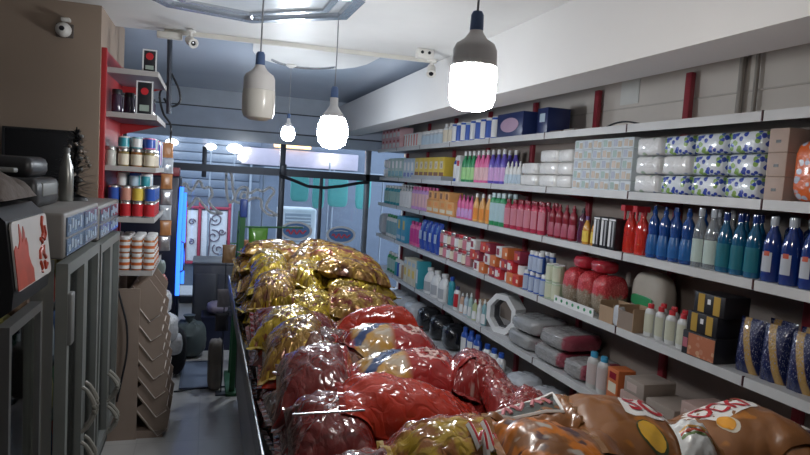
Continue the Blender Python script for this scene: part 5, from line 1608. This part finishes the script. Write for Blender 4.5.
m_seal = mat('clear_film_seal', (.20, .12, .09), .2, coat=.6)
SEALS = {}
for nm_, c_ in (('gold_brown_film', (.34, .22, .05)), ('gold_red_film', (.36, .20, .05)), ('yellow_foil_film', (.46, .34, .04)), ('red_streak_film', (.22, .02, .02)), ('plain_red_film', (.26, .02, .015)), ('dark_red_film', (.12, .01, .01)), ('maroon_clear_film', (.14, .05, .045)), ('red_white_text_film', (.24, .03, .03)), ('yellow_red_film', (.38, .24, .04)), ('orange_slices_film', (.30, .13, .04)), ('brown_orange_film', (.24, .11, .04))):
    SEALS[nm_] = mat('seal_' + nm_, c_, .2, coat=.6, metal=.2 if 'gold' in nm_ else 0.)


# ---- printed film
def gold_film(nm, a, b, c_):
    g = G(nm, rough=.22, metal=.35, coat=.5, bump=(7, .45, 9.))
    n1_ = g.noise(4.5, 3)
    n2_ = g.noise(11, 2)
    c = g.mix(g.step(n1_, .50, .07), a, b)
    c = g.mix(g.step(n2_, .60, .03), c, c_)
    return g.done(c)


GOLD1 = gold_film('gold_brown_film', (.30, .17, .035), (.11, .035, .014), (.46, .31, .04))
GOLD2 = gold_film('gold_red_film', (.32, .20, .04), (.17, .022, .018), (.42, .28, .05))
GOLD3 = gold_film('yellow_foil_film', (.44, .31, .02), (.20, .13, .014), (.14, .035, .02))


def red_film(nm, base, streak=True):
    g = G(nm, rough=.18, coat=.8, bump=(8, .32, 7.))
    n_ = g.noise(6, 3)
    c = g.mix(n_, tuple(x * .55 for x in base), tuple(min(1, x * 1.25) for x in base))
    if streak:
        zone = g.inv(g.step(g.u, .50, .03))
        pale = g.mix(g.step(g.noise(5, 2), .5, .08), (.48, .27, .06), (.44, .37, .28))
        c = g.mix(zone, c, pale)
        dg = g.math('ABSOLUTE', g.math('SUBTRACT', g.v, g.math('ADD', g.mul(g.u, 1.5), .02)))
        dg = g.math('ADD', dg, g.mul(g.math('SUBTRACT', g.noise(14, 2), .5), .16))
        c = g.mix(g.mul(zone, g.inv(g.step(dg, .12, .02))), c, (.03, .06, .17))
        c = g.mix(g.inv(g.step(g.u, .12, .02)), c, tuple(x * .8 for x in base))
        d = g.dist(.74, .52, .72)
        rg = g.math('ABSOLUTE', g.math('SUBTRACT', d, .125))
        rg = g.math('ADD', rg, g.mul(g.math('SUBTRACT', g.noise(22, 1), .5), .05))
        c = g.mix(g.inv(g.step(rg, .018, .006)), c, (.75, .50, .48))
    return g.done(c)


RED_S = red_film('red_streak_film', (.33, .02, .018))
RED_P = red_film('plain_red_film', (.46, .032, .014), False)
RED_D = red_film('dark_red_film', (.14, .010, .008), False)
g = G('maroon_clear_film', rough=.12, coat=1., bump=(6, .45, 8.))
MAR = g.done(g.mix(g.step(g.noise(5, 3), .52, .08), (.075, .012, .012), (.17, .08, .06)))
g = G('red_white_text_film', rough=.2, coat=.8, bump=(8, .35, 8.))
bl = g.mul(g.step(g.noise(13, 2), .58, .03), g.inv(g.step(g.math('ABSOLUTE', g.math('SUBTRACT', g.v, .5)), .3, .05)))
REDT = g.done(g.mix(bl, g.mix(g.noise(5), (.15, .01, .012), (.30, .022, .018)), (.40, .24, .22)))
g = G('yellow_red_film', rough=.16, coat=.9, bump=(7, .4, 7.))
c = g.mix(g.step(g.noise(6, 3), .52, .05), (.42, .27, .02), (.28, .10, .02))
c = g.mix(g.mul(g.step(g.v, .68, .06), g.step(g.noise(4), .4, .1)), c, (.25, .03, .02))
YELR = g.done(c)


def orange_film(nm, sc, busy):
    g = G(nm, rough=.28, coat=.45, bump=(3, .12, 4.))
    n_ = g.noise(sc, 3)
    base = g.mix(n_, (.17, .065, .022), (.33, .135, .04))
    c = base
    if busy:
        c = g.mix(g.step(n_, .50, .04), c, (.56, .17, .015))
        c = g.mix(g.step(g.noise(sc * 1.7, 2), .60, .03), c, (.07, .025, .03))
        c = g.mix(g.step(g.noise(sc * 1.25, 1), .63, .03), c, (.46, .42, .38))
    else:
        c = g.mix(g.step(g.noise(sc * 1.4, 2), .62, .03), c, (.46, .17, .025))
    return g.done(c)


ORA1 = orange_film('orange_slices_film', 4.0, 1)
ORA2 = orange_film('brown_orange_film', 2.6, 0)

zone_g = []
# base of the gold heap
rs = random.Random(11)
GL = 'gold and brown snack bag in the %s of the gold heap'
for layer, (ya, yb, nr) in enumerate(((3.30, 5.08, 6), (3.40, 5.05, 6), (3.5, 5.03, 5), (3.6, 5.0, 5))):
    for r_ in range(nr):
        cy_ = ya + .13 + (yb - ya - .26) * r_ / max(1, nr - 1)
        for c_ in range(2):
            cx_ = (.445 if c_ == 0 else .895) + rs.uniform(-.02, .02)
            bag('gold_snack_bag', GL % ('bottom layer', 'second layer', 'third layer', 'fourth layer')[layer], 'gold bags layer %s' % 'abcd'[layer], cx_, cy_ + rs.uniform(-.03, .03), .44, .28, .09, rs.uniform(-.12, .12) + (PI if rs.random() < .5 else 0), (GOLD1, GOLD2, GOLD1, GOLD3)[rs.randrange(4)], 100 + layer * 20 + r_ * 2 + c_, .013)
GX = [
    (.50, 4.88, .44, .22, .10, .05, GOLD2, 'gold and red bag at the far aisle-side end of the gold heap'),
    (.93, 4.90, .46, .22, .10, -.06, GOLD1, 'brown gold bag at the far shelf-side end of the gold heap'),
    (.48, 4.62, .46, .24, .11, .10, GOLD1, 'brown gold bag lying crosswise behind the yellow foil bags'),
    (.90, 4.62, .50, .22, .12, -.08, GOLD1, 'long brown gold bag forming the crest of the gold heap'),
    (.40, 4.28, .36, .24, .10, 1.35, GOLD3, 'yellow foil bag lying lengthwise high on the gold heap'),
    (.66, 4.42, .44, .22, .11, .06, GOLD2, 'gold and red bag lying across the crest of the gold heap'),
    (.90, 4.32, .50, .22, .12, -.12, GOLD1, 'long brown gold bag just below the crest of the gold heap'),
    (.64, 4.12, .36, .24, .10, 1.2, GOLD1, 'brown gold bag turned lengthwise in the middle of the gold heap'),
    (.90, 4.02, .50, .22, .12, -.10, GOLD2, 'long gold and red bag on the shelf side of the gold heap'),
    (.38, 3.92, .34, .24, .10, 1.5, GOLD3, 'yellow foil bag at the aisle side of the gold heap'),
    (.62, 3.78, .36, .24, .10, 1.1, GOLD3, 'yellow foil bag turned sideways in the middle of the gold heap'),
    (.88, 3.72, .46, .22, .12, -.16, GOLD1, 'brown gold bag just behind the plain scarlet bag'),
    (.38, 3.55, .34, .25, .10, 1.4, GOLD1, 'brown gold bag at the aisle side near the maroon bags'),
    (.60, 3.42, .34, .24, .10, 1.0, GOLD3, 'yellow foil bag touching the maroon clear-film bag'),
    (.90, 3.42, .42, .22, .11, -.2, GOLD2, 'gold and red bag next to the plain scarlet bag'),
    (.37, 3.22, .34, .24, .09, 1.5, GOLD3, 'yellow foil bag where the gold heap meets the red bags'),
]
for i, (x, y, L, w_, T_, a, mm, lb) in enumerate(GX):
    bag('gold_snack_bag', lb, None, x, y, L, w_, T_, a, mm, 300 + i, .014)
# base of the red heap
RL = 'red snack bag in the %s layer of the red heap on the counter'
for layer, (ya, yb, nr) in enumerate(((1.66, 3.25, 6), (1.70, 3.2, 5))):
    for r_ in range(nr):
        cy_ = ya + .13 + (yb - ya - .26) * r_ / max(1, nr - 1)
        for c_ in range(2):
            cx_ = (.435 if c_ == 0 else .88) + rs.uniform(-.02, .02)
            bag('red_snack_bag', RL % ('bottom', 'second')[layer], 'red bags layer %s' % 'ab'[layer], cx_, cy_, .42, .29, .10, rs.uniform(-.15, .15), (RED_D, RED_P, MAR)[rs.randrange(3)], 400 + layer * 20 + r_ * 2 + c_, .012)
# base of the orange heap
for layer in range(2):
    for i, (x, y) in enumerate(((.42, 1.38), (.85, 1.40), (1.28, 1.40), (1.64, 1.38), (.42, 1.06), (.85, 1.06), (1.28, 1.06), (1.64, 1.06), (.45, .76), (.90, .76), (1.35, .76))):
        if layer and x > 1.1 and y > 1.3:
            continue
        bag('orange_snack_bag', 'orange snack bag in the %s layer of the heap on the cash counter' % ('bottom', 'second')[layer], 'orange bags layer %s' % 'ab'[layer], x + .02 * layer, y - .01 * layer, .40, .29, .10, rs.uniform(-.12, .12) + layer * PI, (ORA1, ORA2)[i % 2], 500 + layer * 20 + i, .010)

# visible red bags, laid from the far end towards the near end
VB = [
    ('yellow foil bag lying among the first red bags', .36, 2.86, .36, .26, .11, 1.3, GOLD3),
    ('maroon clear-film bag lying between gold and red bags', .54, 2.62, .34, .24, .09, .5, MAR),
    ('plain scarlet snack bag lying crosswise at the top of the red heap', .78, 2.82, .40, .20, .14, -.10, RED_P),
    ('brown gold bag at the aisle side among the red bags', .35, 2.50, .34, .25, .11, 1.45, GOLD1),
    ('maroon clear-film bag at the aisle side of the red heap', .45, 2.26, .34, .24, .09, .9, MAR),
    ('red bag with a blue streak and ring emblem behind another such bag', .74, 2.42, .42, .24, .13, -.06, RED_S),
    ('dark red bag leaning at the aisle side of the counter', .37, 2.06, .34, .27, .11, 1.45, RED_D),
    ('red bag with pale lettering leaning at the shelf side of the counter', .98, 2.02, .38, .24, .14, 1.25, REDT),
    ('red bag with a blue streak and large ring emblem in the middle', .69, 2.06, .42, .25, .13, -.04, RED_S),
    ('dark red bag near the counter rim under a bright wire', .37, 1.72, .32, .27, .11, 1.5, RED_D),
    ('bright red bag with orange print lying before the ring-emblem bags', .62, 1.76, .42, .20, .11, -.10, RED_P),
    ('dark red bag with pale lettering next to the leaning lettered bag', .98, 1.74, .30, .22, .10, 1.4, REDT),
    ('maroon clear-film bag under the yellow bag', .44, 1.46, .34, .22, .09, .3, MAR),
    ('red bag with pale lettering behind the white-bordered packet', 1.0, 1.66, .24, .18, .08, .8, REDT),
]
LK = {}
for i, v in enumerate(VB):
    LK[i] = bag('gold_snack_bag' if v[7] in (GOLD1, GOLD3) else 'red_snack_bag', v[0], None, v[1], v[2], v[3], v[4], v[5], v[6], v[7], 600 + i, .013)
m_ink = mat('pale_ink', (.72, .55, .52), .35)
m_rink = mat('crimson_ink', (.45, .02, .03), .35)
m_wink = mat('white_ink', (.78, .77, .75), .35)


def ink(lk, paths, r, m, name='print_stroke', off=.003):
    for p in paths:
        pts = []
        for (a, b), (c_, d) in zip(p[:-1], p[1:]):
            for k in range(4):
                pts.append(lk[2](a + (c_ - a) * k / 4, b + (d - b) * k / 4, off))
        pts.append(lk[2](p[-1][0], p[-1][1], off))
        ob(name, B().tube(pts, r, 5).mesh(), m, lk[0])


star = [[(.42, .25), (.50, -.30)], [(.36, .05), (.60, .10)], [(.40, -.25), (.58, -.05), (.62, .25)]]
for k in (5, 8):
    ink(LK[k], star, .005, m_ink)

# yellow bag and near bags
for i, (x, y) in enumerate(((.84, 1.46), (1.18, 1.24), (1.50, 1.26), (.80, 1.18))):
    bag('orange_snack_bag', 'orange snack bag buried under the lettered bags on the cash counter', 'buried orange bags', x, y, .36, .27, .08, .1 - .2 * i, ORA1, 650 + i, .010)
yb = bag('yellow_snack_bag', 'yellow and red foil snack bag with a crimson script emblem', None, .62, 1.37, .34, .23, .12, -.05, YELR, 701, .014, tilt=(0, .02))
ink(yb, [[(.12, .05), (.16, -.5), (.28, -.2), (.26, -.65)], [(.36, .1), (.38, -.55)], [(.44, -.2), (.5, -.5), (.60, -.25)]], .009, m_wink, 'print_outline', .002)
ink(yb, [[(.12, .05), (.16, -.5), (.28, -.2), (.26, -.65)], [(.36, .1), (.38, -.55)], [(.44, -.2), (.5, -.5), (.60, -.25)]], .0055, m_rink, 'print_script', .007)


def patch(lk, poly, m, name, off=.0015, n=10):
    """printed patch: polygon in bag u,v laid on the film as a fine fan grid"""
    cu = sum(p[0] for p in poly) / len(poly)
    cv = sum(p[1] for p in poly) / len(poly)
    ring0 = []
    for (a, b), (c_, d) in zip(poly, poly[1:] + poly[:1]):
        for k in range(4):
            ring0.append((a + (c_ - a) * k / 4, b + (d - b) * k / 4))
    v, f = [], []
    K = 6
    for s_ in range(K + 1):
        t_ = s_ / K
        for (a, b) in ring0:
            v.append(lk[2](cu + (a - cu) * t_, cv + (b - cv) * t_, off))
    m_ = len(ring0)
    for s_ in range(K):
        for i in range(m_):
            j = (i + 1) % m_
            f.append((s_ * m_ + i, s_ * m_ + j, (s_ + 1) * m_ + j, (s_ + 1) * m_ + i))
    return ob(name, B().add(v, f).mesh(), m, lk[0])


def circ(cx, cy, rx, ry, n=16, a0=0, a1=2 * PI):
    return [(cx + rx * math.cos(a0 + (a1 - a0) * i / n), cy + ry * math.sin(a0 + (a1 - a0) * i / n)) for i in range(n)]


n0_ = bag('orange_snack_bag', 'orange bag with a purple corner lying before the yellow bag', None, .62, 1.06, .36, .26, .07, .1, ORA1, 704, .010)
n5_ = bag('orange_snack_bag', 'brown bag lying at the seller side of the cash counter', None, 1.20, .98, .38, .26, .08, -.05, ORA2, 708, .009)
bsk = bag('blue_banner_bag', 'orange bag with a navy and white banner behind the orange slices bag', None, 1.13, 1.50, .34, .18, .07, -.05, ORA2, 710, .006)
n4_ = bag('orange_snack_bag', 'orange bag with a pale oval lying at the end of the cash counter', None, 1.58, 1.22, .32, .34, .11, -.12, ORA2, 707, .008, tilt=(0, .05))
n1_ = bag('orange_snack_bag', 'orange bag with blurred slices lying before the white-bordered packet', None, .86, 1.23, .34, .28, .10, -.10, ORA1, 703, .010, tilt=(0, .04))
n3_ = bag('orange_snack_bag', 'brown bag with a white corner banner and big red letters', None, 1.40, 1.32, .32, .32, .10, -.16, ORA2, 706, .009, tilt=(0, .06))
n2_ = bag('orange_snack_bag', 'brown orange bag with a white banner and two red letters', None, 1.12, 1.36, .36, .34, .10, -.06, ORA2, 705, .009, tilt=(0, .075))
wb_ = bag('bordered_packet', 'packet with a white border and crimson lettering beside the yellow bag', None, .85, 1.47, .25, .18, .06, -.15, ORA2, 702, .008, tilt=(0, .05))


def text_on(lk, txt, u0, u1, v0, v1, m, shear=0., off=.004, name='lettering'):
    cu = bpy.data.curves.new('txt', 'FONT')
    cu.body = txt
    cu.resolution_u = 3
    cu.offset = .02
    o = bpy.data.objects.new('txt', cu)
    COL.objects.link(o)
    bpy.context.view_layer.update()
    dg = bpy.context.evaluated_depsgraph_get()
    me = bpy.data.meshes.new_from_object(o.evaluated_get(dg))
    bpy.data.objects.remove(o)
    bm = bmesh.new()
    bm.from_mesh(me)
    bmesh.ops.triangulate(bm, faces=bm.faces[:])
    bmesh.ops.subdivide_edges(bm, edges=[e for e in bm.edges if e.calc_length() > .12], cuts=2)
    xs = [v.co.x for v in bm.verts]
    ys = [v.co.y for v in bm.verts]
    xa, xb, ya_, yb_ = min(xs), max(xs), min(ys), max(ys)
    for v in bm.verts:
        a = (v.co.x - xa) / (xb - xa)
        b = (v.co.y - ya_) / (yb_ - ya_)
        uu_ = u0 + (u1 - u0) * a + shear * b
        vv_ = v0 + (v1 - v0) * b
        v.co = Vector(lk[2](max(-.98, min(.98, uu_)), max(-.98, min(.98, vv_)), off))
    bm.to_mesh(me)
    bm.free()
    me.materials.clear()
    return ob(name, me, m, lk[0])


# banners with the visible letters
patch(wb_, [(-.7, -.3), (.75, -.45), (.85, .75), (-.55, .8)], mat('dark_green_ink', (.05, .06, .055), .3), 'printed_field')
ink(wb_, [[(-.7, -.3), (.75, -.45), (.85, .75), (-.55, .8)]], .006, m_wink, 'white_border')
ink(wb_, [[(-.5, .0), (-.35, .5), (-.3, .0)], [(-.2, .5), (-.1, .0), (.05, .45)], [(.15, .0), (.3, .5), (.4, .05)], [(.5, .45), (.6, .0)]], .006, mat('rose_ink2', (.60, .22, .24), .4), 'lettering')
patch(n2_, [(-.12, .05), (.0, -.05), (.72, .0), (.80, .62), (.1, .66), (-.06, .4)], m_wink, 'white_banner')
text_on(n2_, 'SO', .02, .66, .08, .56, m_rink, .03)
patch(n3_, [(-.85, .62), (.75, .55), (.65, .10), (-.20, -.15)], m_wink, 'white_banner')
text_on(n3_, 'OCKF', -.45, .60, .08, .52, m_rink, -.08)
m_slice = mat('orange_slice_ink', (.75, .33, .03), .35, var=.2, vs=14)
patch(n3_, circ(-.15, -.25, .16, .25), mat('slice_rim_ink', (.66, .60, .50), .35), 'slice_rim', .0015)
patch(n3_, circ(-.17, -.22, .13, .20), m_slice, 'fruit_slice', .003)
patch(n2_, circ(.05, -.45, .22, .30), mat('dark_rim_ink', (.06, .08, .04), .35), 'slice_rim', .0015)
patch(n2_, circ(.05, -.44, .19, .26), mat('mango_ink', (.72, .42, .05), .35, var=.2, vs=14), 'fruit_slice', .003)
patch(n4_, circ(.1, .1, .55, .35), mat('plum_shadow_ink', (.10, .03, .06), .35), 'printed_oval', .0015)
patch(n4_, circ(.15, .28, .42, .16), mat('pale_oval_ink', (.62, .58, .54), .35), 'printed_glaze', .003)
stp = bag('striped_snack_bag', 'small bag with white, green and orange stripes between the lettered bags', None, 1.24, 1.26, .12, .10, .05, 1.2, mat('white_striped_film', (.66, .68, .68), .25, coat=.6), 709, .008)
for k, mm in enumerate((mat('stripe_green', (.16, .25, .08), .35), mat('stripe_red', (.50, .08, .04), .35), mat('stripe_orange', (.65, .35, .08), .35))):
    patch(stp, [(-.2 + .16 * k, -.85), (-.08 + .16 * k, -.85), (-.08 + .16 * k, .85), (-.2 + .16 * k, .85)], mm, 'stripe')
patch(bsk, [(-.2, -.5), (.6, -.4), (.65, .5), (-.1, .6)], mat('navy_ink', (.04, .05, .12), .35), 'printed_banner')
patch(bsk, [(.0, -.2), (.12, .35), (.25, -.2)], m_wink, 'white_mark', .003)
tag(ob('wire_divider', B().tube([(.24, 1.64, 1.245), (.44, 1.63, 1.25)], .003, 6).mesh(), m_cs), 'thin bright wire lying over the dark red bags by the counter rim', 'wire')
# dark bags behind the counter, on the passage side
t = thing('black_bag', 'black plastic bag lying beside the red heap at the shelf side', 'bag', (1.36, 3.05, .0))
ob('body', superbox(.34, .5, .82, 3, crink=.06, seed=91), mat('black_bin_film', (.02, .02, .02)), t)
ob('knot', B().lathe([(.03, 0), (.05, .04), (.08, .10), (.06, .13), (0, .12)], 12).mesh(), mat('black_bin_film', (.02, .02, .02)), t, (0, 0, .79))
for i, (x, y, s, h) in enumerate(((1.50, 5.2, .36, .80), (1.45, 4.6, .36, .72), (1.52, 5.9, .4, .70), (1.42, 4.0, .34, .66))):
    tag(ob('clear_sack', superbox(s, .5, h, 3, crink=.07, seed=95 + i), m_film if i % 2 == 0 else mat('dusky_film', (.20, .21, .24), .2, coat=.6), None, (x, y, 0)), ['milky sack', 'dusky film sack', 'milky sack furthest', 'dusky film sack by the black bag'][i] + ' standing in the passage between counter and shelves', 'sack')
